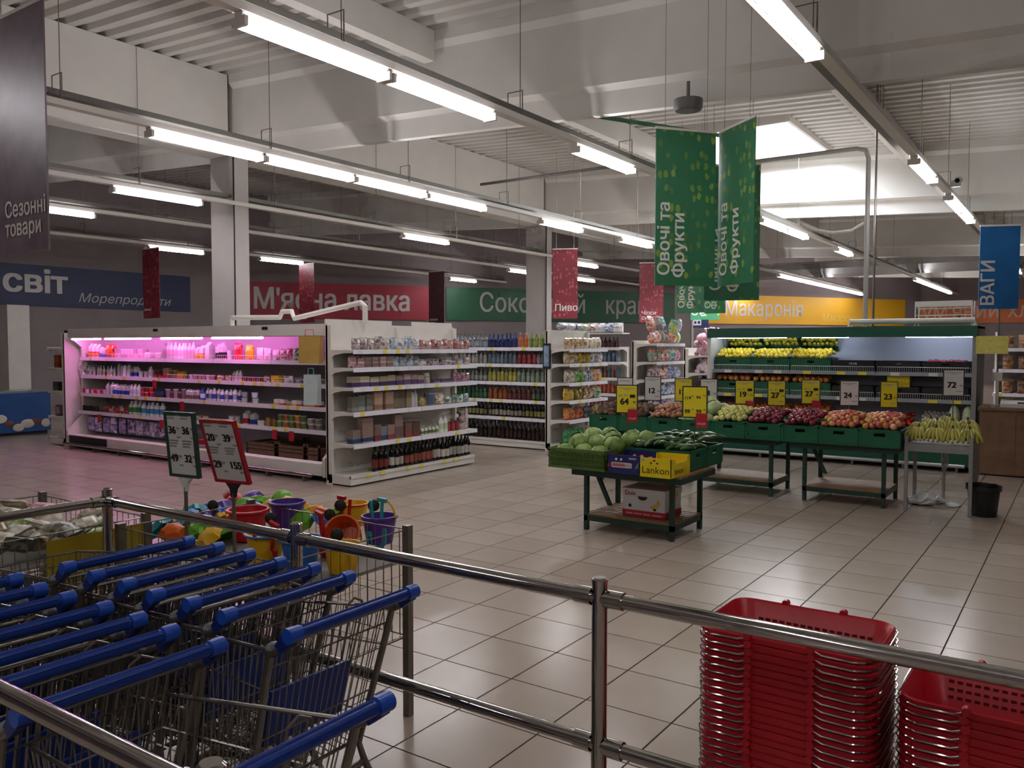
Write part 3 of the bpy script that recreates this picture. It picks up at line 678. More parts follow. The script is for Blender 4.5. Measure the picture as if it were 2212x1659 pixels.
dr(1, 1895, 2095, [tin(.05, .09, 'e8e0d0', '7aa048'), tin(.05, .09, 'e8e0d0', 'c87838')], .108, 'cheese_tin', 'round green and orange cheese tin', 'tin', two=.092)
dr(1, 2098, 2200, tin(.052, .075, W, 'a8a098'), .11, 'cheese_tin', 'round white cheese tin', 'tin', two=.077)
dr(0, 480, 850, [bag(.2, .26, .07, 'd4c8ee', 'a088d8'), bag(.2, .26, .07, W, '8a70c8')], .21, 'frozen_pack', 'lilac plastic food pack', 'pack', b=.3)
dr(0, 870, 1120, [bag(.2, .24, .07, 'd8d0e8', '6a5a8a'), bag(.2, .24, .07, W, 'b0a0d0')], .21, 'frozen_pack', 'pale plastic food pack', 'pack', b=.32)
dr(0, 1380, 1460, pbox(.3, .25, .1, 'c8303a', PK), .32, 'red_tray', 'red plastic tray', 'tray')
for i, (p0, p1) in enumerate(((540, 605), (607, 668), (670, 700))):
    xa, xb = xat(p0, 7.5), xat(p1, 7.5) - .02; yb = 7.95
    b = MB().box(xa, xb, 7.42, yb, .24, .26)
    for q in range(3):
        z = .26 + q * .05; b.box(xa, xb, 7.42, 7.43, z, z + .04); b.box(xa, xb, yb - .01, yb, z, z + .04); b.box(xa, xa + .01, 7.42, yb, z, z + .04); b.box(xb - .01, xb, 7.42, yb, z, z + .04)
    for cx in (xa, xb - .025):
        for cy in (7.42, yb - .025): b.box(cx, cx + .025, cy, cy + .025, .24, .44)
    tag(b.build('wooden_crate', wood_dark), 'brown slatted crate on the bottom deck of the pink-lit cooler, ' + ['left of three', 'middle of three', 'right of three'][i], 'crate', 'brown crates in the cooler')

# ------------------------------------------------------------------ gondola builder: local x along the run, front towards -y
def gondola(name, label, ox, oy, rz, L, zs, depth, top, bays, base=.4, posts=True, z_tags=.4, back=shelf_white, group=None):
    t = thing(name, label, 'shelving', (ox, oy, 0), rz, group); bl = L / bays
    MB().box(0, L, 0, .03, .05, top).build('back_panel', back, t)
    for k in range(bays + 1):
        x = min(max(k * bl, .02), L - .02); MB().box(x - .02, x + .02, -.06, .04, 0, top - .02).build('upright', shelf_white, t)
    b = MB().box(0, L, -base, 0, .02, .13); b.box(0, L, -base - .01, -base + .02, .1, .14); b.build('base_deck', shelf_white, t)
    for z in zs:
        for k in range(bays):
            x0 = k * bl
            sh = MB().box(x0 + .004, x0 + bl - .004, -depth, -.0, z - .022, z).build('shelf', shelf_white, t)
            MB().prism([(-depth - .012, z - .05), (-depth, z - .05), (-depth, z + .006), (-depth - .008, z + .006)], 'x', x0 + .004, x0 + bl - .004).build('price_rail', price_rail, sh)
            for q in range(5):
                if random.random() < z_tags:
                    x = x0 + .06 + q * .22 + random.uniform(0, .08); MB().box(x, x + .07, -depth - .014, -depth - .012, z - .045, z + .002).build('price_tag', tag_yellow if random.random() < .5 else paper_white, sh)
            for x in (x0 + .006, x0 + bl - .009):
                MB().prism([(0, z - .13), (-.05, z - .1), (-.12, z - .062), (-depth * .6, z - .04), (-depth + .01, z - .035), (-depth + .01, z - .02), (0, z - .02)], 'x', x, x + .003).build('bracket', shelf_white, sh)
    return t, Shelf(ox, oy, rz)

# white gondola facing the open floor (sweets, boxes, wine)
G1Z = [.523, .917, 1.222, 1.466, 1.688]
g1, s1 = gondola('white_gondola', 'white shelving gondola with boxes and wine beside the pink-lit cooler', -7.79, 7.2, PI / 2, 2.5, G1Z, .44, 2.015, 2, .39)
for a0, a1 in ((0, 1.2), (1.62, 2.5)):
    MB().box(a0, a1, .03, .05, 2.0, 2.075).build('header_panel', shelf_white, g1)
def gr(a0, a1, z, me, step, name, what, cat, where, b=-.33, **k):
    s1.run(a0, a1, b, z + .001, me, step, name, what + ' on the %s of the white gondola' % where, cat, 'goods on the white gondola', **k)
TOPW, W2, W3, W4, W5, W6 = 'top shelf', 'second shelf', 'third shelf', 'fourth shelf', 'fifth shelf', 'base'
gr(.1, .75, G1Z[4], [bag(.13, .15, .07, '9a8a86', 'd8c8c0'), bag(.13, .16, .07, 'c8b8b0', '7a6a68')], .13, 'candy_bag', 'brownish candy bag', 'bag', TOPW)
gr(.75, 1.35, G1Z[4], [bag(.14, .17, .07, 'd0d4d8', '8898a8'), bag(.14, .16, .07, '8a9098', 'e0dcd8')], .13, 'candy_bag', 'silvery candy bag', 'bag', TOPW)
gr(1.35, 2.45, G1Z[4], [bag(.12, .14, .07, 'b88a88', '8a4a4a'), bag(.12, .13, .07, '9a7a70', 'c89a90')], .12, 'candy_bag', 'reddish candy bag', 'bag', TOPW)
gr(.05, .3, G1Z[3], bag(.13, .14, .07, 'a87a80', 'd8b0b0'), .13, 'biscuit_bag', 'rosy biscuit bag', 'bag', W2)
gr(.3, .8, G1Z[3], pbox(.11, .06, .14, 'd8c0b8', 'b08080'), .12, 'tea_box', 'pale pink box', 'box', W2)
gr(.8, 1.35, G1Z[3], [bag(.14, .15, .07, '9ab0c0', 'd0dce4'), bag(.14, .13, .07, '88888c', 'b8c0c8')], .135, 'biscuit_bag', 'bluish biscuit bag', 'bag', W2)
gr(1.35, 2.45, G1Z[3], [bag(.13, .09, .06, 'b8a8b0', 'e8e0e0'), bag(.13, .1, .06, '8a6a70', 'c8b8b8')], .13, 'biscuit_bag', 'small grey-pink bag', 'bag', W2)
gr(.05, .85, G1Z[2], pbox(.15, .08, .13, 'd8c8a8', '54427a', .45), .16, 'cookie_box', 'cream and violet cookie box', 'box', W3)
gr(.85, 1.4, G1Z[2], pbox(.13, .08, .13, 'b8a09a', '6a5078', .5), .14, 'cookie_box', 'brown and violet cookie box', 'box', W3)
gr(1.4, 1.6, G1Z[2], bag(.14, .16, .06, 'd8d0c0', '8a8a70'), .15, 'biscuit_bag', 'cream bag', 'bag', W3)
gr(1.6, 2.05, G1Z[2], pbox(.14, .1, .05, '6a5078', 'a890b0'), .15, 'chocolate_box', 'flat violet chocolate box', 'box', W3)
gr(2.05, 2.45, G1Z[2], bag(.1, .13, .05, 'c898a8', '8a5a70'), .1, 'biscuit_bag', 'mauve bag', 'bag', W3)
gr(.04, .42, G1Z[1], [pbox(.12, .08, .2, '8a8478', 'b0a898', .3), pbox(.12, .08, .21, '6a7a78', '98a09a', .3)], .13, 'cereal_box', 'grey-green upright box', 'box', W4)
gr(.42, .8, G1Z[1], pbox(.15, .08, .24, 'c0a088', '9a7a60', .3), .16, 'cereal_box', 'tan upright box', 'box', W4)
gr(.8, 1.15, G1Z[1], pbox(.11, .08, .24, '7a6a58', '94846a', .5), .115, 'cereal_box', 'dark brown upright box', 'box', W4)
gr(1.15, 1.3, G1Z[1], jug(.035, .22, W, W, W), .075, 'white_bottle', 'slim white bottle', 'bottle', W4)
gr(1.32, 1.62, G1Z[1], [bag(.16, .12, .07, 'd0b070', '8a7a58'), tin(.08, .18, '8a94a0', '5a6a80')], .16, 'biscuit_tin', 'grey or golden round tin', 'tin', W4)
gr(1.62, 1.9, G1Z[1], bag(.2, .16, .1, 'c0a068', W), .21, 'biscuit_bag', 'golden biscuit bag', 'bag', W4)
gr(1.9, 2.45, G1Z[1], [bag(.13, .12, .07, '5a8a60', W), bag(.12, .14, .07, 'b8a888', '5a9aa0')], .13, 'biscuit_bag', 'green and white bag', 'bag', W4)
gr(.04, .2, G1Z[0], pbox(.14, .1, .17, '8a7a70', '2a4a7a', .35), .15, 'wafer_box', 'grey box with blue foot', 'box', W5)
gr(.2, .42, G1Z[0], pbox(.2, .1, .3, 'b09080', '2a4a7a', .2), .21, 'wafer_box', 'tall pinkish box with blue foot', 'box', W5)
gr(.42, .8, G1Z[0], [pbox(.12, .1, .2, 'a08478', '9a3a40', .35), pbox(.12, .1, .18, '9aa0a8', '2a4a7a', .35)], .125, 'wafer_box', 'box with red or blue foot', 'box', W5)
gr(.8, .98, G1Z[0], pbox(.16, .1, .32, 'a89088', '8a6a68', .5), .17, 'wafer_box', 'tallest brown box', 'box', W5)
gr(.98, 1.32, G1Z[0], pbox(.14, .1, .2, '7a584a', '9a4a44', .3), .15, 'wafer_box', 'dark brown box', 'box', W5)
gr(1.35, 1.75, G1Z[0], bottle(.028, .12, 'e0e0d0', '8aa060', '5a8a40'), .07, 'syrup_bottle', 'small pale bottle with green cap', 'bottle', W5)
gr(1.75, 1.92, G1Z[0], jug(.04, .22, W, 'c8d8b0', W), .085, 'white_bottle', 'white bottle', 'bottle', W5)
gr(1.92, 2.2, G1Z[0], tin(.04, .14, '8a2a34', 'a84048'), .09, 'jam_jar', 'dark red jar', 'jar', W5)
gr(2.2, 2.45, G1Z[0], bag(.2, .3, .1, 'a8908a', 'd0c0b8'), .21, 'biscuit_bag', 'big crinkled brown bag', 'bag', W5)
wine = [bottle(.038, .31, '17130f', 'd8d0c4', '2a2624'), bottle(.038, .31, '17130f', '8a3a2a', '15110f')]
gr(.42, .72, .14, wine[1], .085, 'wine_bottle', 'dark wine bottle with red label', 'bottle', W6)
gr(.74, 1.02, .14, wine[0], .085, 'wine_bottle', 'dark wine bottle with white label', 'bottle', W6)
gr(1.04, 1.62, .14, bottle(.038, .32, '1a1512', 'b0604a', '2a201c'), .082, 'wine_bottle', 'dark wine bottle with orange label', 'bottle', W6)
gr(1.62, 2.48, .14, bottle(.038, .33, '14120f', 'd4ccc0', '1a1816'), .08, 'wine_bottle', 'tall dark bottle with cream label', 'bottle', W6)
for q in range(9):
    a = .3 + q * .25; p = s1.w(a, -.405, .1)
    if q % 3 != 2: tag(obj('price_tag', MB().box(-.04, .04, -.002, .002, 0, .04).mesh('price_tag', tag_yellow), g1, (a, -.405, .095)))
# kraft bags hung on the corner of the gondola
def paper_bag(label, x, y, z, wd, hh, c, c2):
    t = thing('paper_bag', label, 'bag', (x, y, z), .35)
    b = MB(); a, d = wd / 2, .06
    b.hexa([(-a * .9, -d, 0), (a * .9, -d, 0), (a * .9, d, 0), (-a * .9, d, 0)], [(-a, -d * .6, hh), (a, -d * .6, hh), (a, d * .6, hh), (-a, d * .6, hh)])
    b.build('body', M('bag_' + c, c, .7, noise=.08, scale=10), t)
    MB().tube([(-a * .4, -d * .6, hh), (-a * .35, -d * .6, hh + .08), (a * .35, -d * .6, hh + .08), (a * .4, -d * .6, hh)], .006, 5).build('handle', M('bag_' + c2, c2, .6), t)
    return t
paper_bag('golden kraft paper bag hung on the corner of the white gondola', -7.98, 7.1, 1.52, .3, .34, 'b8934a', 'd8607a')
paper_bag('pale blue paper bag hung below the kraft bag', -7.96, 7.1, 1.0, .2, .38, 'b9c4c4', '6aa8b8')
# far-left end gondola of the island
g0, s0 = gondola('end_gondola', 'narrow white end gondola at the far end of the pink-lit cooler', -14.5, 8.9, -PI / 2, 1.55, [.5, .95, 1.35, 1.7], .56, 1.98, 1, .56)
s0.run(.9, 1.5, -.44, 1.351, pbox(.2, .15, .22, 'c8602a', 'a84820'), .22, 'orange_box', 'orange box on the narrow end gondola', 'box', 'goods on the end gondola')
s0.run(.2, 1.5, -.44, .951, pbox(.18, .15, .16, '5a5a62', '7a6a68'), .22, 'grey_box', 'dark box on the narrow end gondola', 'box', 'goods on the end gondola')
s0.run(.2, 1.5, -.44, .501, bag(.18, .2, .1, '8a6a70', 'a8989a'), .22, 'snack_bag', 'mauve bag on the narrow end gondola', 'bag', 'goods on the end gondola')

# ------------------------------------------------------------------ drinks wall
DRZ = [.515, .815, 1.12, 1.425, 1.706]
g2, s2 = gondola('drinks_shelving', 'cream shelving wall full of bottled drinks behind the white gondola', -9.9, 12.0, 0, 2.58, DRZ, .38, 1.72, 2, .4, z_tags=.6)
def drk(a0, a1, lv, me, what, step=.088, sh=None, where='drinks wall', b=-.3):
    z = (DRZ + [0])[lv] if lv >= 0 else .14
    (sh or s2).run(a0, a1, b, z + .001, me, step, 'drink_bottle', '%s on %s of the %s' % (what, 'the base' if lv < 0 else 'the %s shelf' % ['fifth', 'fourth', 'third', 'second', 'top'][lv], where), 'bottle', 'bottles of the ' + where)
pet = lambda c, l, cap, h=.24: bottle(.04, h, c, l, cap)
drk(1.29, 1.9, 4, pet('1f2c5c', '2c3a78', '2a4a80'), 'blue bottle'); drk(1.9, 2.15, 4, pet('b0582a', 'c8703a', 'd8d0c0'), 'orange bottle')
drk(2.15, 2.56, 4, pet('6a7c2c', '8a9a40', 'b8b8a0'), 'yellow-green bottle'); drk(.2, 1.27, 4, pet('6a7078', '98a0a0', '3a6a4a'), 'grey bottle')
drk(1.29, 1.9, 3, pet('5a6a78', '707c88', 'c8c8c8'), 'slate blue bottle'); drk(1.9, 2.3, 3, pet('8a3038', 'a84048', 'c8c8c8'), 'dark red bottle'); drk(2.3, 2.56, 3, pet('706c70', '8a8488', '8a3038'), 'dull grey bottle'); drk(.2, 1.27, 3, pet('8a8a88', 'a8a090', '6a6a68'), 'clear grey bottle')
drk(1.29, 1.9, 2, pet('8a8a40', 'b0a850', 'c0c0b0'), 'olive yellow bottle'); drk(1.9, 2.56, 2, pet('7a8878', '98a890', 'b8c0b0'), 'greyish green bottle'); drk(.2, 1.27, 2, pet('5a605a', '98988a', '6a6a60'), 'dark grey bottle')
drk(1.29, 1.7, 1, pet('8a4a24', 'a85a28', '2a2420'), 'amber bottle'); drk(1.7, 2.2, 1, pet('5a2a2c', '7a3a38', '2a2020'), 'maroon bottle'); drk(2.2, 2.56, 1, pet('3a3a34', '5a6a50', '2a2a24'), 'dark green bottle'); drk(.2, 1.27, 1, pet('2a4a34', '3a6a48', '2a3a2c'), 'green bottle')
drk(1.29, 2.0, 0, bottle(.035, .26, '1a1512', 'a89c90', '14100e'), 'brown beer bottle with pale label', .08); drk(2.0, 2.56, 0, bottle(.035, .26, '1a1512', '8a8a4a', '14100e'), 'brown beer bottle with olive label', .08); drk(.2, 1.27, 0, bottle(.035, .26, '1a1a12', '9a9058', '14100e'), 'brown beer bottle with yellow label', .08)
drk(1.29, 2.56, -1, bottle(.04, .3, '221613', '3a2420', '120e0c'), 'dark brown bottle'); drk(.2, 1.27, -1, bottle(.04, .3, '161310', '2a2622', '120e0c'), 'black bottle')
# more drinks farther along, seen between the chips and the diapers
g2b, s2b = gondola('drinks_shelving', 'far drinks shelving seen between chips and diapers', -8.75, 14.6, 0, 1.4, DRZ, .36, 1.72, 1, .4, z_tags=.6)
for lv, me, what in ((4, pet('3a2a34', '6a2a34', '2a2a2a', .2), 'dark cola bottle'), (3, pet('5a6a88', '7888a0', 'a8a8b0'), 'grey-blue bottle'), (2, [pet('8a4a3a', 'b06048', 'c8c0b0'), pet('4a6a78', '60808a', 'c8c0b0')], 'brick or teal bottle'), (1, pet('b05038', 'c86a48', 'd8c8b8'), 'orange-red bottle'), (0, pet('7a4a58', '9a6878', 'c8b8b8'), 'plum bottle'), (-1, pet('2a2024', '4a3438', '181414'), 'black bottle')):
    drk(.1, 1.36, lv, me, what, .088, s2b, 'far drinks shelving')
# chips gondola
CHZ = [.52, .84, 1.13, 1.443, 1.688]
g3, s3 = gondola('chips_gondola', 'white gondola of chips and snack bags at the end of the drinks wall', -7.3, 11.55, PI / 2, 1.3, CHZ, .42, 2.0, 1, .42)
CH = [('top', 4, [('c8b090', 'a88a60'), ('c0a888', 'e0d8c8')]), ('second', 3, [('b8a078', 'd8c8a8'), ('d0b030', '8a7a48'), ('a8a8a8', 'e8e8e8')]), ('third', 2, [('b8a890', 'e0d8c8'), ('5a9a48', 'a0c078'), ('e0e0dc', '708098'), ('c88a50', 'e0b890')]), ('fourth', 1, [('c89a28', 'e8c860'), ('d8a838', '3a6a3a'), ('e0d0b0', 'b06a28'), ('3a7a48', 'd8d8c8')]), ('fifth', 0, [('c8642c', 'e0a050'), ('d0702e', '8a3020'), ('3a3a40', '787880'), ('c8b068', '8a8a58')])]
for nm, lv, cols in CH:
    for i, (c, c2) in enumerate(cols):
        a0 = .04 + i * 1.22 / len(cols)
        s3.run(a0, a0 + 1.22 / len(cols), -.3, CHZ[lv] + .001, bag(.15, .2, .09, c, c2), .13, 'snack_bag', '%s of the chips gondola, %s kind from the near post on the %s shelf' % ('snack bag', ORD[i], nm), 'bag', 'chips and snack bags')
s3.run(.04, .66, -.3, .141, bag(.2, .24, .12, '2a8a4a', '60b070'), .17, 'snack_bag', 'green snack bag on the base of the chips gondola', 'bag', 'chips and snack bags')
s3.run(.66, 1.28, -.3, .141, bag(.2, .24, .12, 'c86a48', 'e0d8c8'), .17, 'snack_bag', 'orange snack bag on the base of the chips gondola', 'bag', 'chips and snack bags')
for i in range(5):
    p = s3.w(.15 + i * .24, -.2, 2.003)
    tag(obj('paper_pack', bag(.24, .12, .16, W, ['8a9ab0', 'c8d0d8', '5a6a98', '7aa858', 'b85a58'][i]), None, p, PI / 2), 'white paper-goods pack on top of the chips gondola, %s from the near end' % ORD[i], 'pack', 'packs on top of the shelves')
for i in range(7):
    tag(obj('paper_pack', bag(.22, .2, .16, ['e8e8e4', 'c04038', '88c838', 'e0e0e0', 'd8d8dc', '3a5aa0', 'e8e4e0'][i], W), None, s2b.w(.1 + i * .19, -.15, 1.99), 0), 'pack on top of the far drinks shelving, %s from the chips' % ORD[i], 'pack', 'packs on top of the shelves')
MB().box(0, 1.4, -.3, .03, 1.97, 1.99).build('top_board', shelf_white, g2b)
# dark framed poster on the chips gondola post
t = thing('framed_poster', 'narrow dark blue framed poster on the chips gondola post', 'poster', (-7.3, 11.537, 0))
MB().box(-.07, .07, -.012, .012, 1.36, 1.78).build('frame', M('frame_navy', '1a2438', .4), t); MB().box(-.05, .05, -.014, -.012, 1.4, 1.74).build('print', M('poster_print', '8aa0b4', .5, noise=.4, scale=9), t)
# diapers gondola
dx = -6.95
g4, s4 = gondola('diaper_gondola', 'white gondola stacked with diaper packs behind the produce tables', dx, 14.0, PI / 2, 1.3, [.5, .8, 1.11, 1.44, 1.78], .46, 1.84, 1, .46)
DZ4 = [.5, .8, 1.11, 1.44, 1.78]
DC = [[('c8b8e0', W), ('e8d8ee', '8a60b8'), ('f0f0f4', '9ab0e0'), (W, 'c8d4f0')], [('e8d0c8', '9a7a80'), ('f0f0f4', '7a98d8'), (W, 'a8b8e0'), (W, '6a88c8')], [('8a6a70', 'd8c8c8'), ('c86a38', W), (W, '5a80c8'), (W, '90a8d8')], [('e87a4a', '3ab8b8'), ('d86a40', W), ('e8e0d8', '38a8b0'), ('e85080', 'e8c0d0')], [('e0784a', W), ('e88a58', '40b8c0'), ('e8e4e0', 'e8784a'), ('48b8c8', 'e0d850')]]
for lv in range(5):
    for i in range(7):
        c, c2 = DC[lv][min(3, i * 4 // 7)]; hgt = random.uniform(.2, .27)
        tag(obj('diaper_pack', bag(.17, round(hgt, 2), .16, c, c2), None, s4.w(.1 + i * .18, -.33, DZ4[lv] + .002), PI / 2 + random.uniform(-.3, .3)), 'diaper pack on the %s shelf of the diaper gondola, %s from the near post' % (['fifth', 'fourth', 'third', 'second', 'top'][lv], ORD[i]), 'diaper pack', 'diaper packs')
for i, (a, b_, z, c, c2) in enumerate(((.25, -.25, 2.06, 'e8784a', W), (.45, -.3, 2.06, '48b8c8', 'e8784a'), (.62, -.32, 2.05, 'e8e4e0', '48b8c8'), (.95, -.35, 2.0, '48c0c8', 'e0d850'), (1.1, -.35, 2.03, 'e0dce4', 'b8d0d8'))):
    tag(obj('diaper_pack', bag(.18, .3, .14, c, c2), None, s4.w(a, b_, z - .05), rot=(random.uniform(-.4, .4), random.uniform(-.3, .3), PI / 2 + random.uniform(-.5, .5))), 'diaper pack piled above the top shelf, %s from the near post' % ORD[i], 'diaper pack', 'diaper packs')
# plush toys gondola
g5, s5 = gondola('toy_gondola', 'white gondola with plush and pink soft goods left of the produce cooler', -6.6, 15.6, PI / 2, 1.6, [.5, .85, 1.2, 1.55], .46, 1.7, 1, .46)
plush = MB().ball((0, 0, .1), .13, .12, .1); plush.ball((.1, 0, .2), .07); plush.ball((.14, .05, .26), .03); plush.ball((.14, -.05, .26), .03); plush.ball((-.08, .09, .03), .05); plush.ball((-.08, -.09, .03), .05)
pmes = [plush.mesh('plush', M('plush_' + c, c, .95, noise=.35, scale=14), True) for c in ('c898a4', '5a3a40', 'd8c4cc')]
for lv, zz in enumerate((.5, .85, 1.2, 1.55)):
    for i in range(6):
        tag(obj('plush_toy', pmes[(i + lv) % 3], None, s5.w(.15 + i * .25, -.3, zz + .002), random.uniform(0, 6)), '%s plush toy on the %s shelf of the toy gondola' % (['pink', 'dark brown', 'pale'][(i + lv) % 3], ['lowest', 'third', 'second', 'top'][lv]), 'plush toy', 'plush toys')
for i in range(4):
    tag(obj('plush_toy', pmes[(0, 1, 0, 2)[i]], None, s5.w(.2 + i * .3, -.3, 1.75), 1.5 * i, sc=1.25), '%s plush toy heaped on top, %s from the near end' % (['pink', 'dark brown', 'pink', 'pale'][i], ORD[i]), 'plush toy', 'plush toys')
# ------------------------------------------------------------------ pixel ray on a plane y = Y
def onY(p, q, Y):
    d = _f + _r * ((p - 1106) / F_PX) - _u * ((q - 829.5) / F_PX); k = Y / d.y
    return d.x * k, CAM_H + d.z * k
# ------------------------------------------------------------------ produce meshes
def smoothball(name, r, sx, sy, sz, m, n=10, k=7, jit=0, dimple=0):
    b = MB().ball((0, 0, 0), r * sx, r * sy, r * sz, n, k); rr = random.Random(name)
    b.v = [(x * (1 + rr.uniform(-jit, jit)), y * (1 + rr.uniform(-jit, jit)), z * (1 + rr.uniform(-jit, jit)) - (dimple * r if abs(x) + abs(y) < 1e-6 and z > 0 else 0)) for x, y, z in b.v]
    return b.mesh(name, m, True)
def fruit(name, c, c2, rough=.35, noise=.15, scale=14): return M(name, c, rough, noise=noise, scale=scale, rnd=c2)
apple_dk = smoothball('apple', .038, 1, 1, .9, fruit('skin_dark_apple', '5a1620', '8a2630'), dimple=.35)
apple_pk = smoothball('apple', .038, 1, 1, .9, fruit('skin_pink_apple', 'b83a3e', 'd8a070', noise=.3), dimple=.35)
apple_yl = smoothball('apple', .038, 1, 1, .9, fruit('skin_yellow_apple', 'b4b84a', 'd0c878'), dimple=.35)
apple_gold = smoothball('apple', .038, 1, 1, .9, fruit('skin_gold_apple', 'd0a048', 'b8443c', noise=.3), dimple=.35)
lemon = smoothball('lemon', .036, 1.25, .9, .9, fruit('skin_lemon', 'e8c81c', 'f0d648', .45))
orange = smoothball('orange', .045, 1, 1, .95, fruit('skin_orange', 'd87a28', 'e09a58', .5))
grapefruit = smoothball('grapefruit', .055, 1, 1, .95, fruit('skin_grapefruit', 'cc6a48', 'd89068', .5))
mandarin = smoothball('mandarin', .034, 1, 1, .85, fruit('skin_mandarin', 'd8641c', 'e08a3a', .5))
potato = smoothball('potato', .04, 1.3, .95, .85, fruit('skin_potato', '5a4436', '6e5644', .9, .25), jit=.1)
onion = smoothball('onion', .037, 1, 1, 1, fruit('skin_onion', '8a5a3e', 'b07a54', .4), jit=.04)
tomato = smoothball('tomato', .036, 1, 1, .85, fruit('skin_tomato', 'b8241c', 'c83a28', .25), dimple=.3)
mushroom = smoothball('mushroom', .028, 1, 1, .75, fruit('skin_mushroom', 'c8bcae', 'e0d8cc', .8))
pomegr = smoothball('pomegranate', .045, 1, 1, .95, fruit('skin_pomegranate', '9a1838', 'b82848', .3))
def cabbage_mesh(name, r, m, m2):
    b = MB(); rr = random.Random(name); b.mat(0).ball((0, 0, 0), r, r, r * .88, 12, 8)
    for i in range(5):
        a0 = i * 2 * PI / 5; vs = []
        for u in range(5):
            for v in range(5):
                th = a0 + (u - 2) * .34; ph = -.9 + v * .5; R = r * (1.03 + .015 * u) + (.05 * r if v == 4 else 0) + rr.uniform(-.01, .01) * r
                vs.append((R * math.cos(ph) * math.cos(th), R * math.cos(ph) * math.sin(th), R * .88 * math.sin(ph)))
        b.mat(i % 2).add(vs, [(u * 5 + v, u * 5 + 5 + v, u * 5 + 6 + v, u * 5 + 1 + v) for u in range(4) for v in range(4)])
    return b.mesh(name, [m, m2], True)
cab_g = cabbage_mesh('cabbage', .095, M('cabbage_green', '6f8f3e', .5, noise=.3, scale=22, rnd='8fa85a', bump=.4), M('cabbage_leaf', '86a052', .5, noise=.3, scale=18, bump=.4))
cab_w = cabbage_mesh('cabbage', .1, M('cabbage_pale', 'a9bb80', .5, noise=.2, scale=20, rnd='c2cc9c', bump=.3), M('cabbage_pale_leaf', 'b6c690', .5, noise=.2, scale=18, bump=.3))
def cuke_mesh():
    b = MB(); pts = []; rad = []
    vs = []; n = 8; K = 9
    for i in range(K):
        t = i / (K - 1); x = -.085 + .17 * t; z = .012 * math.sin(PI * t); r = .021 * math.sin(PI * min(max(.08 + t * .86, 0), 1)) ** .45
        for j in range(n): vs.append((x, r * math.cos(2 * PI * j / n), z + r * math.sin(2 * PI * j / n)))
    b.add(vs, [(i * n + j, i * n + (j + 1) % n, (i + 1) * n + (j + 1) % n, (i + 1) * n + j) for i in range(K - 1) for j in range(n)] + [tuple(reversed(range(n))), tuple(range((K - 1) * n, K * n))])
    return b.mesh('cucumber', fruit('skin_cucumber', '2f4a22', '4a6a38', .35, .25, 40), True)
cuke = cuke_mesh()
def heap(me, name, label, cat, group, x0, x1, y0, y1, zf, sp, tumble=True, lim=400, sc=(.94, 1.06), miss=0):
    k = 0; row = 0; y = y0 + sp / 2
    while y <= y1 - sp * .4:
        x = x0 + sp / 2 + (sp / 2 if row % 2 else 0)
        while x <= x1 - sp * .4 and k < lim:
            if random.random() >= miss:
                m = random.choice(me) if isinstance(me, list) else me
                xx, yy = x + random.uniform(-.12, .12) * sp, y + random.uniform(-.12, .12) * sp
                rot = (random.uniform(0, 6), random.uniform(0, 6), random.uniform(0, 6)) if tumble is True else tumble() if tumble else (0, 0, random.uniform(0, 6))
                tag(obj(name, m, None, (xx, yy, zf(xx, yy) + random.uniform(-.006, .006)), rot=rot, sc=random.uniform(*sc)), label, cat, group); k += 1
            x += sp
        y += sp * .87; row += 1
# ------------------------------------------------------------------ crates
def crate_mesh(wd, dp, hh, m, slots=True):
    b = MB(); t = .012
    b.box(0, wd, 0, dp, 0, .012)
    def side(f):
        L = wd if f < 2 else dp; mid = L / 2
        def bx(a0, a1, z0, z1, out=0):
            o = -.006 if out else 0
            if f == 0: b.box(a0, a1, o, t, z0, z1)
            elif f == 1: b.box(a0, a1, dp - t, dp - o, z0, z1)
            elif f == 2: b.box(o, t, a0, a1, z0, z1)
            else: b.box(wd - t, wd - o, a0, a1, z0, z1)
        if slots:
            bx(0, L, .012, hh * .62); bx(0, mid - .055, hh * .62, hh * .8); bx(mid + .055, L, hh * .62, hh * .8); bx(0, L, hh * .8, hh - .02)
        else: bx(0, L, .012, hh - .02)
        bx(0, L, hh - .02, hh, 1); bx(0, L, .012, .035, 1); bx(0, .02, .03, hh, 1); bx(L - .02, L, .03, hh, 1)
        if L > .5: bx(mid - .008, mid + .008, .03, hh * .6, 1)
    for f in range(4): side(f)
    return b.mesh('crate', m)
C46 = crate_mesh(.4, .6, .19, crate_green); C64 = crate_mesh(.6, .4, .19, crate_green); C64o = None
def net_crate(wd, dp, hh, m):
    b = MB(); b.box(0, wd, 0, dp, 0, .01)
    for k in range(int(wd / .022) + 1):
        x = min(k * .022, wd - .008)
        b.box(x, x + .008, 0, .006, 0, hh); b.box(x, x + .008, dp - .006, dp, 0, hh)
    for k in range(int(dp / .022) + 1):
        y = min(k * .022, dp - .008); b.box(0, .006, y, y + .008, 0, hh); b.box(wd - .006, wd, y, y + .008, 0, hh)
    for z in (.0, .05, .1, .15, hh - .022):
        h2 = .022 if z > .16 or z == 0 else .008
        b.box(-.004, wd + .004, -.004, .008, z, z + h2); b.box(-.004, wd + .004, dp - .008, dp + .004, z, z + h2); b.box(-.004, .008, 0, dp, z, z + h2); b.box(wd - .008, wd + .004, 0, dp, z, z + h2)
    b.box(.01, wd - .01, .007, .009, .02, hh - .03)
    return b.mesh('net_crate', m)
def crate(me, loc, label, rz=0, name='plastic_crate', group='green crates'):
    return tag(obj(name, me, None, loc, rz), label, 'crate', group)
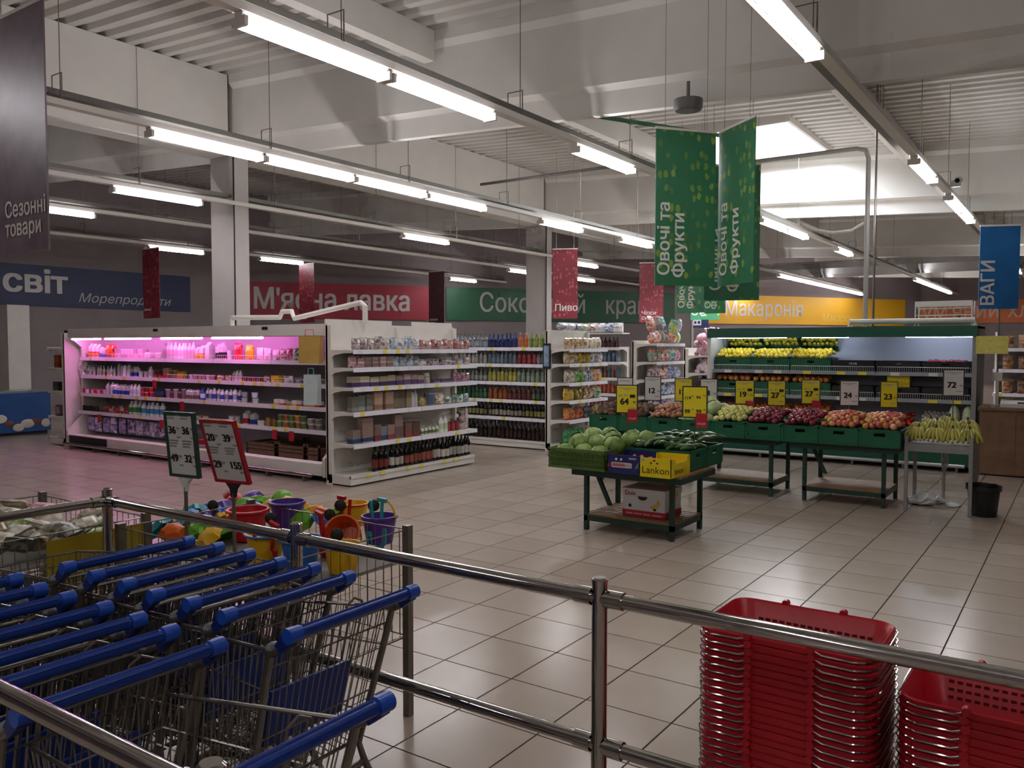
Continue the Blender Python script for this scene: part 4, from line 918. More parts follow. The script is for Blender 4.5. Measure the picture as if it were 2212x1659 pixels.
# ------------------------------------------------------------------ produce tables
def table(label, x0, x1, y0, y1, ht, zs, over=.1):
    t = thing('produce_table', label, 'table', (x0, y0, 0)); X, Y = x1 - x0, y1 - y0; s = .04
    for lx in (0, X - s):
        for ly in (0, Y - s): MB().box(lx, lx + s, ly, ly + s, 0, ht - .03).build('leg', dark_green_metal, t)
    for z, o in ((ht - .06, over), (zs, 0)):
        MB().box(-o, X + o, -o * .6, -o * .6 + .03, z, z + .05).build('rail', dark_green_metal, t); MB().box(-o, X + o, Y + o * .6 - .03, Y + o * .6, z, z + .05).build('rail', dark_green_metal, t)
        MB().box(-o, -o + .03, -o * .6 + .03, Y + o * .6 - .03, z, z + .05).build('rail', dark_green_metal, t); MB().box(X + o - .03, X + o, -o * .6 + .03, Y + o * .6 - .03, z, z + .05).build('rail', dark_green_metal, t)
        n = 9; pit = (Y + o * 1.2) / n
        sm = MB().box(-o + .005, X + o - .005, .01, pit - .012, z + .05, z + .068).mesh('slat', wood_slat)
        for k in range(n): obj('slat', sm, t, (0, -o * .6 + k * pit, 0))
    MB().hexa([(.2, .1, ht - .35), (.24, .1, ht - .35), (.24, .13, ht - .35), (.2, .13, ht - .35)], [(.06, .1, ht - .06), (.1, .1, ht - .06), (.1, .13, ht - .06), (.06, .13, ht - .06)]).build('brace', dark_green_metal, t)
    return t
table('dark green produce table with slatted shelf, standing alone in front', -3.89, -2.98, 6.81, 7.49, .585, .09, .1)
table('dark green produce table carrying the yellow apples, left of the fruit pair', -3.86, -2.95, 9.52, 10.22, .66, .11, .05)
table('dark green produce table carrying the pink apples beside the banana stand', -2.61, -1.74, 9.52, 10.24, .66, .11, .12)
table('dark green produce table carrying the potatoes, hidden behind the front table', -5.2, -4.2, 9.52, 10.22, .66, .11, .05)
# ------------------------------------------------------------------ crate row with fruit
CONT = [('potatoes', 'first green crate of dark potatoes, farthest from the bananas'), ('potatoes', 'second green crate of dark potatoes, next to the onions'), ('onions', 'green crate of brown onions'), ('cabbage', 'green crate of pale cabbages beside the onions'), ('yellow', 'green crate of yellow-green apples'),
        ('dark', 'green crate of dark red apples next to the yellow-green apples'), ('dark', 'green crate of dark red apples next to the pink apples'), ('gold', 'green crate of golden pink apples'), ('pink', 'green crate of pink-red apples beside the bananas')]
def dome(base, rise, y0, y1, x0, x1):
    return lambda x, y: base + rise * math.sin(PI * min(1, .12 + .62 * (y - y0) / (y1 - y0))) - .03 * abs((x - (x0 + x1) / 2) / (x1 - x0)) * 2
for i, (kind, lab) in enumerate(CONT):
    x0 = -5.29 + .413 * i; y0 = 9.4
    crate(C46, (x0, y0, .664), lab)
    for zf_y in (10.01,):
        pass
    dm = dome(.8, .2, y0, 10.0, x0, x0 + .4)
    a = (x0 + .01, x0 + .40, y0 + .015, 9.99)
    if kind == 'potatoes': heap(potato, 'potato', 'dark potato heaped in the %s potato crate' % ('first' if i == 0 else 'second'), 'potato', 'potatoes on the back table', *a, dome(.8, .17, y0, 10, x0, x0 + .4), .082)
    elif kind == 'onions': heap(onion, 'onion', 'brown onion heaped in the green crate behind the cabbages', 'onion', 'onions on the back table', *a, dm, .07)
    elif kind == 'cabbage':
        for j, (dx, dy, dz) in enumerate(((.1, .1, .86), (.29, .12, .85), (.12, .32, .95), (.31, .34, .98), (.2, .5, 1.02), (.34, .54, .94))):
            tag(obj('cabbage', cab_w, None, (x0 + dx, y0 + dy, dz), rot=(random.uniform(-.4, .4), random.uniform(-.4, .4), j)), 'pale cabbage in the back crate beside the onions, ' + ['front near the onions', 'front near the apples', 'middle near the onions', 'middle near the apples', 'at the back', 'back corner by the apples'][j], 'cabbage', 'pale cabbages')
    else:
        me, nm = {'yellow': (apple_yl, 'yellow-green apple'), 'dark': (apple_dk, 'dark red apple'), 'gold': ([apple_gold, apple_gold, apple_pk], 'golden pink apple'), 'pink': ([apple_pk, apple_pk, apple_gold], 'pink-red apple')}[kind]
        heap(me, 'apple', nm + {'yellow': ' in the crate beside the pale cabbages', 'dark': ' in the crate next to the %s apples' % ('yellow-green' if i == 5 else 'golden pink'), 'gold': ' in the crate next to the dark red apples', 'pink': ' in the crate beside the banana stand'}[kind], 'apple', 'apples on the back tables', *a, dm, .07)
# ------------------------------------------------------------------ front table goods
OL = net_crate(.6, .4, .19, crate_olive)
crate(OL, (-4.19, 6.66, .592), 'olive green net crate of cabbages at the front corner', group='olive crates')
crate(net_crate(.6, .4, .19, M('crate_olive_b', '48662c', .5)), (-4.15, 7.08, .592), 'olive green crate of cabbages behind the front one', group='olive crates')
CG = [(-4.08, 6.78), (-3.9, 6.82), (-3.72, 6.8), (-4.05, 6.98), (-3.85, 7.0), (-3.66, 6.98), (-4.0, 7.2), (-3.8, 7.22), (-3.6, 7.2), (-3.92, 7.38), (-3.68, 7.4), (-3.5, 7.36), (-4.1, 7.36)]
for j, (x, y) in enumerate(CG):
    z = .735 + (.07 if y > 6.9 else 0) + (.03 if y > 7.1 else 0)
    tag(obj('cabbage', cab_g, None, (x, y, z), rot=(random.uniform(-.5, .5), random.uniform(-.5, .5), j * 1.3), sc=random.uniform(.9, 1.05)), 'green cabbage on the front table, %s in its row, %s row' % (ORD[[0, 1, 2, 0, 1, 2, 0, 1, 2, 1, 2, 3, 0][j]], ['front', 'front', 'front', 'second', 'second', 'second', 'third', 'third', 'third', 'back', 'back', 'back', 'back'][j]), 'cabbage', 'green cabbages on the front table')
crate(C64, (-3.54, 7.07, .592), 'green crate of cucumbers next to the yellow box'); crate(C64, (-3.54, 7.49, .592), 'green crate of cucumbers at the back of the front table')
def lying(): return (random.uniform(-.25, .25), random.uniform(-.25, .25), random.uniform(.5, 1.5))
for (ya, yb, zz) in ((7.09, 7.46, .78), (7.51, 7.88, .8)):
    y = ya + .05
    while y < yb:
        x = -3.5
        while x < -2.97:
            tag(obj('cucumber', cuke, None, (x + random.uniform(-.01, .01), y + random.uniform(-.02, .02), zz + random.uniform(0, .05) + .03 * math.sin((x + 3.54) / .6 * PI)), rot=lying()), 'green cucumber in the %s cucumber crate of the front table' % ('near' if ya < 7.3 else 'far'), 'cucumber', 'cucumbers'); x += .047
        y += .125
# printed fruit boxes
def fruit_box(name, label, x0, y0, z0, wd, dp, hh, m, inner):
    t = thing(name, label, 'box', (x0, y0, z0)); e = .006
    MB().box(0, wd, 0, dp, 0, .006).build('bottom', m, t)
    MB().box(0, wd, 0, e, .006, hh).build('front_wall', m, t); MB().box(0, wd, dp - e, dp, .006, hh).build('back_wall', m, t)
    MB().prism([(0, .006), (dp, .006), (dp, hh), (dp - .07, hh), (dp - .08, hh * .72), (.08, hh * .72), (.07, hh), (0, hh)], 'x', 0, e).build('side_wall', m, t)
    MB().prism([(0, .006), (dp, .006), (dp, hh), (dp - .07, hh), (dp - .08, hh * .72), (.08, hh * .72), (.07, hh), (0, hh)], 'x', wd - e, wd).build('side_wall', m, t)
    return t
bx_bl = M('box_indigo', '1f2560', .5, noise=.1, scale=10); bx_yl = M('box_yellow', 'e6cf14', .45, noise=.05, scale=8)
t = fruit_box('fruit_box', 'dark blue printed fruit box with white lettering on the front table', -3.56, 6.66, .592, .325, .4, .17, bx_bl, None)
pl = MB().prism([(.04, .062), (.05, .055), (.235, .055), (.245, .062), (.245, .095), (.235, .102), (.05, .102), (.04, .095)], 'y', -.002, 0).build('printed_plate', M('plate_cream', 'cfc6bc', .5), t)
for q in range(9): MB().box(.05 + q * .0145, .061 + q * .0145, -.003, -.002, .065, .09 + .006 * (q % 2)).build('small_print', M('ink_pink', 'b04858', .5), pl)
for q in range(4): MB().box(.185 + q * .0135, .194 + q * .0135, -.003, -.002, .065, .09).build('small_print', M('ink_sand', 'a89c90', .5), pl)
MB().prism([(.275, .05), (.3, .1), (.315, .12), (.305, .08), (.318, .05), (.3, .07)], 'y', -.002, 0).build('green_mark', M('ink_green', '7a9a80', .5), t); MB().prism([(.0, .05), (.02, .06), (.03, .09), (.012, .08), (.008, .105)], 'y', -.002, 0).build('red_mark', red_ink, t)
MB().box(.215, .285, -.002, 0, .135, .15).build('small_print', M('ink_lilac', 'a8a4c0', .5), t)
for q in range(2): MB().lathe([(.012, 0), (.012, .002)], 10).build('emblem', white_ink, t).matrix_local = Matrix.Translation((.09 + q * .05, -.002, .13)) @ Matrix.Rotation(PI / 2, 4, 'X')
t = fruit_box('fruit_box', 'bright yellow fruit box reading Lankon on the front table', -3.225, 6.63, .592, .3, .42, .17, bx_yl, None)
brown_ink = M('ink_brown', '4a3410', .5)
lettering('Lankon', .088, brown_ink, t, (.022, -.002, .035), (1, 0, 0), (0, 0, 1), bold=-.001, spacing=1.02); lettering('lankon', .07, brown_ink, t, (.302, .07, .03), (0, 1, 0), (0, 0, 1), bold=-.001)
for q in (.11, .17): MB().ball((q, -.001, .125), .009, .002, .009).build('printed_eye', black_ink, t)
MB().ball((.14, -.001, .148), .014, .002, .01).build('printed_tomato', red_ink, t)
MB().box(.02, .045, -.0015, 0, .135, .16).build('sticker', M('sticker_blue', '8ab0d0', .5), t)
heap(tomato, 'tomato', 'red tomato in the yellow printed box', 'tomato', 'tomatoes on the front table', -3.21, -2.95, 6.65, 7.04, lambda x, y: .665, .07)
heap([tomato, smoothball('carrot_chunk', .03, 1.6, .8, .8, fruit('skin_carrot', 'c85a28', 'd0442a'))], 'tomato', 'reddish vegetable in the dark blue printed box', 'vegetable', 'vegetables in the blue box', -3.54, -3.26, 6.67, 7.05, lambda x, y: .685, .072)
# white banana carton on the lower shelf
t = thing('banana_box', 'white and red banana carton on the lower shelf of the front table', 'box', (-3.53, 6.92, .163)); bw_ = M('box_white', 'd8d6d2', .6, noise=.05)
MB().box(0, .42, 0, .36, 0, .25).build('body', bw_, t); MB().box(-.004, .424, -.004, .364, 0, .06).build('red_band', M('box_red', 'b02a34', .6), t)
MB().box(-.006, .426, -.006, .366, .2, .26).build('lid', bw_, t)
lettering('Dole', .055, red_ink, t, (.02, -.0075, .2), (1, 0, 0), (0, 0, 1), bold=.001)
MB().prism([(.15, .19), (.25, .19), (.235, .165), (.2, .155), (.165, .165)], 'y', -.0075, -.005).build('hand_hole', black_ink, t)
MB().prism([(.27, .1), (.33, .09), (.37, .13), (.36, .17), (.34, .135), (.3, .115)], 'y', -.0065, -.004).build('banana_print', M('ink_banana', 'd8b030', .5), t)
MB().prism([(.05, .06), (.12, .05), (.2, .13), (.26, .19), (.28, .24), (.2, .2), (.1, .12)], 'x', .425, .428).build('banana_print', M('ink_banana'), t)
for a_, b_ in ((.03, .1), (.115, .19), (.205, .28), (.295, .39)): MB().box(a_, b_, -.006, -.004, .022, .036).build('small_print', M('ink_rose', 'd8909a', .6), t)
for a_, b_ in ((.07, .1), (.32, .085)): MB().ball((a_, -.002, b_), .016, .004, .016, 10, 6).build('vent_hole', black_ink, t)
# ------------------------------------------------------------------ banana stand
t = thing('banana_stand', 'grey metal stand holding bananas beside the fruit tables', 'stand', (-1.56, 9.52, 0)); s = .035
alu = M('stand_grey', '9b9a96', .45, .5, noise=.06)
for lx in (0, .6):
    for ly in (0, .55): MB().box(lx, lx + s, ly, ly + s, 0, .8).build('leg', alu, t)
MB().box(0, .635, 0, .585, .7, .72).build('tray', M('tray_brown', '6f675c', .6), t); MB().box(0, .635, -.004, .008, .64, .72).build('tray_lip', alu, t)
MB().box(.625, .64, .03, .56, .36, .86).build('side_panel', alu, t); MB().box(0, .01, .03, .56, .62, .82).build('side_panel', alu, t)
ban_m = fruit('skin_banana', 'b8a848', '98a040', .5, .2, 12); ban_t = M('banana_tip', '5a5a28', .7)
def bunch(loc, rz, label, n=6):
    t = thing('banana_bunch', label, 'bananas', loc, rz, 'banana bunches'); t.rotation_euler = (.75, 0, rz)
    for k in range(n):
        a = (k - (n - 1) / 2) * .17; vs = []; N = 7; K = 7
        for i in range(K):
            q = i / (K - 1); r = .019 * math.sin(PI * (.12 + .76 * q)) ** .5; y = -.17 * q; z = .05 * math.sin(PI * q * .75) + .03 - .06 * q
            cx, cy = math.sin(a) * -y * .9 + (k - (n - 1) / 2) * .018, y * math.cos(a)
            for j in range(N): vs.append((cx + r * math.cos(2 * PI * j / N), cy, z + r * math.sin(2 * PI * j / N)))
        b = MB(); b.add(vs, [(i * N + j, i * N + (j + 1) % N, (i + 1) * N + (j + 1) % N, (i + 1) * N + j) for i in range(K - 1) for j in range(N)] + [tuple(range(N)), tuple(reversed(range((K - 1) * N, K * N)))])
        b.build('banana', ban_m, t, True)
    MB().cyl((0, -.01, .03), (0, .03, .05), .016, 7, .012).build('stem', ban_t, t)
b0 = [(-1.45, 9.7, .86, -.25), (-1.29, 9.69, .86, .1), (-1.13, 9.69, .86, -.05), (-.98, 9.7, .86, .2), (-1.46, 9.84, .9, 0), (-1.3, 9.83, .93, .2), (-1.15, 9.84, .93, -.1), (-1.0, 9.84, .9, .1), (-1.38, 9.98, .93, 0), (-1.2, 9.98, .96, 0), (-1.03, 9.98, .93, .2)]
for j, (x, y, z, r) in enumerate(b0):
    bunch((x, y, z), r, 'bunch of yellow-green bananas, %s %s of the stand' % (ORD[j if j < 4 else j - 4 if j < 8 else j - 8], ['in the front row', 'in the middle row', 'in the back row'][0 if j < 4 else 1 if j < 8 else 2]))
# plastic film stand below and film heap
t = thing('film_stand', 'thin pale stand with plastic film bags under the banana stand', 'stand', (-1.26, 10.12, 0)); film = M('film', 'c9c9c8', .3, alpha=.6)
MB().cyl((0, 0, 0), (0, 0, .66), .018, 8).build('pole', M('pole_pale', 'b4b2ac', .5), t); MB().lathe([(.17, 0), (.17, .012), (.03, .03)], 16).build('foot', M('pole_pale'), t)
MB().ball((.01, -.01, .5), .04, .04, .12).build('film_roll', film, t, True)
rr = random.Random(3); b = MB().ball((0, 0, .05), .2, .13, .06, 14, 8); b.v = [(x * rr.uniform(.7, 1.2), y * rr.uniform(.7, 1.2), max(.002, z * rr.uniform(.5, 1.6))) for x, y, z in b.v]
tag(b.build('plastic_bag', M('film_white', 'd6d6d4', .35), None, False, (-1.42, 10.03, 0)), 'crumpled white plastic bag lying on the floor under the bananas', 'plastic bag')
# black bucket
t = thing('waste_bin', 'black plastic waste bin on the floor by the banana stand', 'bin', (-.84, 9.72, 0))
MB().lathe([(.12, 0), (.125, .01), (.152, .3), (.15, .3), (.12, .02)], 20, cap=False).build('body', black_plastic, t, True); MB().lathe([(.125, .0), (.12, .012)], 20).build('bottom', black_plastic, t)
b = MB(); rr = random.Random(5); n = 20; ring = [[(rr.uniform(.98, 1.04) * R * math.cos(2 * PI * i / n), rr.uniform(.98, 1.04) * R * math.sin(2 * PI * i / n), z + rr.uniform(-.006, .006)) for i in range(n)] for R, z in ((.15, .29), (.163, .315), (.166, .27))]
b.add(sum(ring, []), [(k * n + i, k * n + (i + 1) % n, (k + 1) * n + (i + 1) % n, (k + 1) * n + i) for k in range(2) for i in range(n)]); b.build('bin_liner', M('liner', '232322', .3), t, True)
# ------------------------------------------------------------------ produce cooler
PX0, PX1, PY = -5.1, -1.24, 12.85
t = thing('produce_cooler', 'open green produce cooler with cool white tubes and fruit crates', 'fridge')
lil = M('cooler_back', 'c9cbd8', .4)
MB().box(PX0 + .05, PX1 - .05, 13.6, 13.65, .2, 2.0).build('back_panel', lil, t)
for x, m in ((PX0, white_paint), (PX1 - .06, alu)):
    MB().prism([(PY, .06), (13.92, .06), (13.92, 2.02), (PY + .1, 2.02), (PY + .1, .5), (PY, .3)], 'x', x, x + .06).build('side_panel', m, t)
MB().box(PX0, PX1, PY + .08, PY + .16, 1.87, 2.02).build('canopy', fridge_green, t); MB().box(PX0, PX1, PY + .16, 13.92, 1.985, 2.015).build('roof_panel', fridge_green, t)
MB().box(PX0 + .06, PX1 - .06, PY, PY + .03, .08, .3).build('base_panel', fridge_green, t); MB().box(PX0 + .06, PX1 - .06, PY + .03, 13.6, .2, .23).build('base_deck', lil, t); MB().box(PX0 + .1, PX1 - .1, PY + .08, 13.8, 0, .08).build('plinth', dark_rubber, t)
br = MB().cyl((PX0, PY - .06, .09), (PX1 - .1, PY - .06, .09), .026, 10).build('bumper_rail', M('rail_pale', 'b9b8b4', .3, .5), t, True)
for k in range(6): MB().box(PX0 + .25 + k * .68, PX0 + .28 + k * .68, PY - .07, PY + .1, 0, .09).build('bumper_foot', zinc, br)
cool_m = M('cooler_tube_white', 'd8e6ff', .3, emit=COOL_POWER)
for p0, p1 in ((1550, 1698), (1732, 1832), (1955, 2100)):
    MB().cyl((xat(p0, 13.1), 13.1, 1.88), (xat(p1, 13.1), 13.1, 1.88), .018, 8).build('light_tube', cool_m, t, True)
MB().box(PX0 + .06, PX1 - .06, 13.07, 13.13, 1.905, 1.93).build('tube_housing', white_paint, t)
a = [(PX0 + .08, 13.38, 1.94), (-3.19, 13.38, 1.94), (-3.19, 13.57, 1.66), (PX0 + .08, 13.57, 1.66)]
MB().hexa(a, [(x, y + .01, z + .015) for x, y, z in a]).build('mirror', M('mirror', 'dde4e2', .03, 1), t)
PZ = [.98, 1.36]
for lv, z in enumerate(PZ):
    for k in range(3):
        xa = PX0 + .06 + k * 1.247; yf = PY + .2
        sh = MB().box(xa, xa + 1.24, yf, 13.6, z - .02, z).build('shelf', M('shelf_grey', '8d9398', .4, .4), t)
        MB().box(xa, xa + 1.24, yf - .01, yf, z - .05, z + .005).build('price_rail', M('rail_grey', '9aa0a6', .4), sh)
        g = MB().tube([(xa + .02, yf + .01, z + .075), (xa + 1.22, yf + .01, z + .075)], .004, 4)
        for q in range(41): g.cyl((xa + .02 + q * .03, yf + .01, z), (xa + .02 + q * .03, yf + .01, z + .075), .0022, 4)
        g.build('wire_fence', white_paint, sh)
        for q in (.2, .7, 1.0):
            MB().box(xa + q, xa + q + .12, yf - .013, yf - .01, z - .05, z - .003).build('price_tag', paper_white if (k + lv) % 2 else tag_yellow, sh)
crate_black = M('crate_black', '1e2022', .5, noise=.1); CB = crate_mesh(.58, .4, .16, crate_black); CGp = crate_mesh(.6, .42, .19, crate_green)
XL = [-5.02, -4.41, -3.8, -3.19]
for i in range(3):
    crate(CGp, (XL[i], 13.1, 1.362), 'green crate of lemons on the upper cooler shelf, %s from the left' % ORD[i])
    heap(lemon, 'lemon', 'yellow lemon in the %s lemon crate of the cooler' % ORD[i], 'lemon', 'lemons in the cooler', XL[i] + .01, XL[i] + .6, 13.11, 13.51, lambda x, y: 1.53 + .14 * math.sin(PI * min(1, (y - 13.08) / .5)), .068)
    crate(CGp, (XL[i], 13.1, .985), 'green crate of oranges on the lower cooler shelf, %s from the left' % ORD[i])
    heap(orange, 'orange', 'orange in the %s orange crate of the cooler' % ORD[i], 'orange', 'oranges in the cooler', XL[i] + .01, XL[i] + .6, 13.12, 13.5, lambda x, y: 1.2 + .1 * (y - 13.1) / .4, .095)
NB = [('garlic bulbs', mushroom), ('mushrooms', mushroom), (None, None)]
for i, x in enumerate((-3.17, -2.55, -1.93)):
    crate(CB, (x, 13.1, 1.362), 'black crate on the upper cooler shelf, %s from the lemons' % ORD[i], group='black crates'); crate(CB, (x, 13.1, .985), 'black crate on the lower cooler shelf, %s from the oranges' % ORD[i], group='black crates')
heap(mushroom, 'garlic_bulb', 'pale garlic bulb in the black crate beside the lemons', 'garlic', 'garlic in the cooler', -3.15, -2.6, 13.12, 13.48, lambda x, y: 1.47, .06); heap(smoothball('mushroom_brown', .03, 1, 1, .7, fruit('skin_brown_mushroom', '8a7a6c', 'a89888', .8)), 'mushroom', 'brown mushroom in the middle black crate of the upper shelf', 'mushroom', 'mushrooms in the cooler', -2.53, -2.0, 13.12, 13.48, lambda x, y: 1.48, .062)
heap(pomegr, 'pomegranate', 'crimson pomegranate at the right end of the upper cooler shelf', 'pomegranate', 'pomegranates in the cooler', -1.9, -1.36, 13.12, 13.48, lambda x, y: 1.5, .095)
tag(obj('yellow_carton', pbox(.3, .2, .2, 'e8d020', 'd8b818'), None, (-2.25, 13.2, 1.14)), 'yellow carton standing in the black crates of the lower shelf', 'carton')
for i, x in enumerate(XL[:3]):
    for z in (.24, .45): crate(CGp, (x, 13.0, z + (.0 if z < .4 else .0)), 'green crate in the bottom of the cooler, %s from the left, %s layer' % (ORD[i], 'lower' if z < .4 else 'upper'))
heap(grapefruit, 'grapefruit', 'pink grapefruit in the first bottom crate of the cooler', 'grapefruit', 'grapefruits in the cooler', XL[0] + .01, XL[0] + .6, 13.02, 13.4, lambda x, y: .69 + .12 * (y - 13) / .4, .115)
for i in (1, 2):
    heap(mandarin, 'mandarin', 'small bright mandarin in the %s bottom crate of the cooler' % ORD[i], 'mandarin', 'mandarins in the cooler', XL[i] + .01, XL[i] + .6, 13.02, 13.4, lambda x, y: .67 + .16 * (y - 13) / .4, .068)
for i, x in enumerate((-3.19, -2.58, -1.97)):
    for z in (.24, .41): crate(CB, (x, 13.0, z), 'black crate in the bottom of the cooler, %s from the mandarins, %s layer' % (ORD[i], 'lower' if z < .4 else 'upper'), group='black crates')
heap(mandarin, 'persimmon', 'deep orange persimmon in the first black bottom crate', 'persimmon', 'persimmons in the cooler', -3.17, -2.62, 13.02, 13.38, lambda x, y: .58 + .2 * (y - 13) / .4, .07)
heap(tomato, 'tomato', 'red tomato in the middle black bottom crate of the cooler', 'tomato', 'tomatoes in the cooler', -2.56, -2.02, 13.02, 13.38, lambda x, y: .58 + .2 * (y - 13) / .4, .075)
heap(mushroom, 'mushroom', 'white mushroom in the last black bottom crate of the cooler', 'mushroom', 'mushrooms in the cooler', -1.95, -1.6, 13.02, 13.38, lambda x, y: .6 + .2 * (y - 13) / .4, .058)
for j, (x, y) in enumerate(((-1.52, 13.1), (-1.35, 13.12))):
    b = MB().ball((0, 0, .17), .075, .07, .17, 12, 8); rr = random.Random(j); b.v = [(a * rr.uniform(.9, 1.1), c * rr.uniform(.9, 1.1), d) for a, c, d in b.v]
    tag(b.build('napa_cabbage', M('napa', 'b9c4a0', .6, noise=.2, scale=18, bump=.4), None, True, (x, y, .57)), 'pale napa cabbage standing at the right end of the cooler, ' + ['left one', 'right one'][j], 'cabbage', 'napa cabbages')
# white wire rack on the cooler roof
t = thing('wire_rack', 'white wire rack standing on the roof of the produce cooler', 'rack', (-2.06, 13.2, 2.02))
for x in (0, .72):
    for y in (0, .3): MB().cyl((x, y, 0), (x, y, .36), .01, 6).build('post', white_paint, t)
MB().box(0, .72, -.008, .008, .28, .36).build('header', white_paint, t)
for z in (.05, .16, .26):
    b = MB()
    for q in range(9): b.cyl((0, q * .0375, z), (.72, q * .0375, z), .004, 4)
    for q in range(10): b.cyl((q * .08, 0, z), (q * .08, .3, z), .003, 4)
    b.build('wire_shelf', white_paint, t)
# ------------------------------------------------------------------ counter, scale, note, shelf behind
t = thing('scale_counter', 'wood-grain counter carrying the scale at the right edge', 'counter', (-1.17, 12.78, 0)); lam = M('laminate', '7d5f45', .45, noise=.16, scale=7)
for k in range(4): MB().box(k * .42, k * .42 + .417, 0, .7, .02, .88).build('panel', lam, t)
MB().box(-.03, 1.72, -.03, .74, .88, .92).build('worktop', lam, t); MB().box(.03, 1.66, .03, .68, 0, .02).build('plinth', dark_rubber, t)
t = thing('scale', 'white electronic weighing scale with display post on the counter', 'scale', (-.78, 13.1, .92))
pw = M('scale_white', 'cfcdc8', .4)
MB().prism([(-.18, 0), (.18, 0), (.18, .09), (-.08, .09), (-.18, .045)], 'x', -.17, .17).build('body', pw, t); MB().box(-.15, .15, -.06, .16, .105, .12).build('platter', chrome, t); MB().cyl((0, .05, .09), (0, .05, .105), .03, 8).build('platter_post', pw, t)
MB().box(-.25, -.21, .08, .12, 0, .36).build('display_post', pw, t); MB().box(-.29, -.17, .07, .12, .34, .46).build('display', pw, t); MB().box(.03, .13, -.165, -.14, .03, .07).build('screen', black_plastic, t)
x, z = onY(2143, 745, 12.9)
tag(MB().box(x - .19, x + .19, -.004, .004, z - .12, z + .12).build('paper_note', M('note_yellow', 'd8cf6a', .6, noise=.1, scale=20), None, False, (0, 12.83, 0), -.05), 'pale yellow paper note fixed beside the produce cooler', 'note')
g6, s6 = gondola('back_shelving', 'dim shelving with bagged goods behind the weighing counter', -1.3, 16.4, 0, 2.5, [.55, .95, 1.35, 1.7], .4, 2.0, 2, .4, back=M('back_dim', '5a544e', .7))
for lv, z in enumerate((.551, .951, 1.351, 1.701)):
    for i, (c, c2) in enumerate((('7a4a2e', 'a8805a'), ('a0a030', '5a6a20'), ('7a5236', '3a2c24'), ('6a665e', '3a4434'), ('2a2826', '6a6864'))):
        s6.run(.1 + i * .48, .55 + i * .48, -.3, z, bag(.16, .22, .08, c, c2), .17, 'goods_bag', 'bag on the %s shelf behind the counter, %s kind from the cooler' % (['lowest', 'third', 'second', 'top'][lv], ORD[i]), 'bag', 'bags behind the counter')
# ------------------------------------------------------------------ price cards
frame_dk = M('frame_dark', '2c2f2a', .5)
def price_card(label, box, Y, m, texts, zb, red=False, rz=.3, fr=None):
    p0, p1, q0, q1 = box; xc, zt = onY((p0 + p1) / 2, q0, Y); _, z0 = onY((p0 + p1) / 2, q1, Y); xa, _ = onY(p0, q0, Y); xb, _ = onY(p1, q0, Y)
    wd = (xb - xa) * 1.0; hh = zt - z0; t = thing('price_card', label, 'price sign', (xc, Y, 0), rz, 'price cards on the produce')
    f = fr or frame_dk; e = wd * .05
    MB().box(-wd / 2, wd / 2, -.006, .006, z0, zt).build('frame', f, t); MB().box(-wd / 2 + e, wd / 2 - e, -.0085, -.006, z0 + e, zt - e).build('paper', m, t)
    MB().cyl((0, 0, zb), (0, 0, z0), .006, 6).build('pole', zinc, t)
    for body, u, v, sz, bold in texts:
        if body[0] == '#': MB().box(-wd / 2 + u * wd, -wd / 2 + (u + bold) * wd, -.0095, -.0085, z0 + v * hh, z0 + (v + sz) * hh).build('small_print', black_ink if body == '#b' else M('ink_faint', '8d8648' if m is paper_yellow else 'a4a29c', .6), t)
        else: lettering(body, sz * hh, black_ink, t, (-wd / 2 + u * wd, -.0098, z0 + v * hh), (1, 0, 0), (0, 0, 1), bold=bold * hh)
    if red:
        MB().box(wd * .05, wd * .5, -.016, -.012, z0 - .3 * hh, z0 + .15 * hh).build('red_tag', red_card, t)
        lettering('АКЦІЯ', .085 * hh, white_ink, t, (wd * .09, -.018, z0 - .2 * hh), (1, 0, 0), (0, 0, 1))
    return t
def T1(n, extra=True, dx=.2): 
    o = [(n, dx, .32, .3, .012), ('90', .78, .36, .1, 0), ('#', .12, .87, .03, .74), ('#', .36, .82, .025, .26), ('#', .6, .17, .03, .3)]
    if extra: o += [('#', .14, .6, .05, .15), ('#', .38, .61, .05, .16), ('#b', .64, .55, .11, .24)]
    return o
price_card('white card showing 12 over the onions', (1394, 1427, 813, 866), 9.95, paper_white, T1('12', False), .85)
price_card('yellow card showing 12 half hidden behind the four-price card', (1459, 1495, 817, 868), 9.95, paper_yellow, T1('12', False), .85)
price_card('white card whose digit 3 shows behind the four-price card', (1514, 1549, 818, 871), 9.98, paper_white, T1('3', False, .36), .85)
price_card('white card mostly hidden behind the yellow 64 card', (1335, 1366, 815, 866), 9.9, paper_white, [('#', .18, .84, .03, .6)], .85)
price_card('yellow card with red tag over the yellow-green apples', (1589, 1629, 821, 874), 10.0, paper_yellow, T1('19'), .85, True)
price_card('yellow card without tag over the dark red apples', (1659, 1697, 822, 877), 10.02, paper_yellow, T1('27'), .85)
price_card('yellow card with red tag over the dark red apples', (1732, 1772, 820, 873), 10.0, paper_yellow, T1('27'), .85, True)
price_card('white card showing 24 over the golden pink apples', (1815, 1856, 822, 877), 10.02, paper_white, T1('24', False), .85)
price_card('yellow card showing 23 over the pink-red apples', (1902, 1940, 824, 881), 10.02, paper_yellow, T1('23', False), .85)
price_card('tilted white card showing 72 over the bananas', (2037, 2084, 798, 856), 9.9, paper_white, T1('72', False), .72)
price_card('yellow card showing 64 with a red tag over the cabbages', (1333, 1376, 831, 893), 7.15, paper_yellow, T1('64'), .7, True)
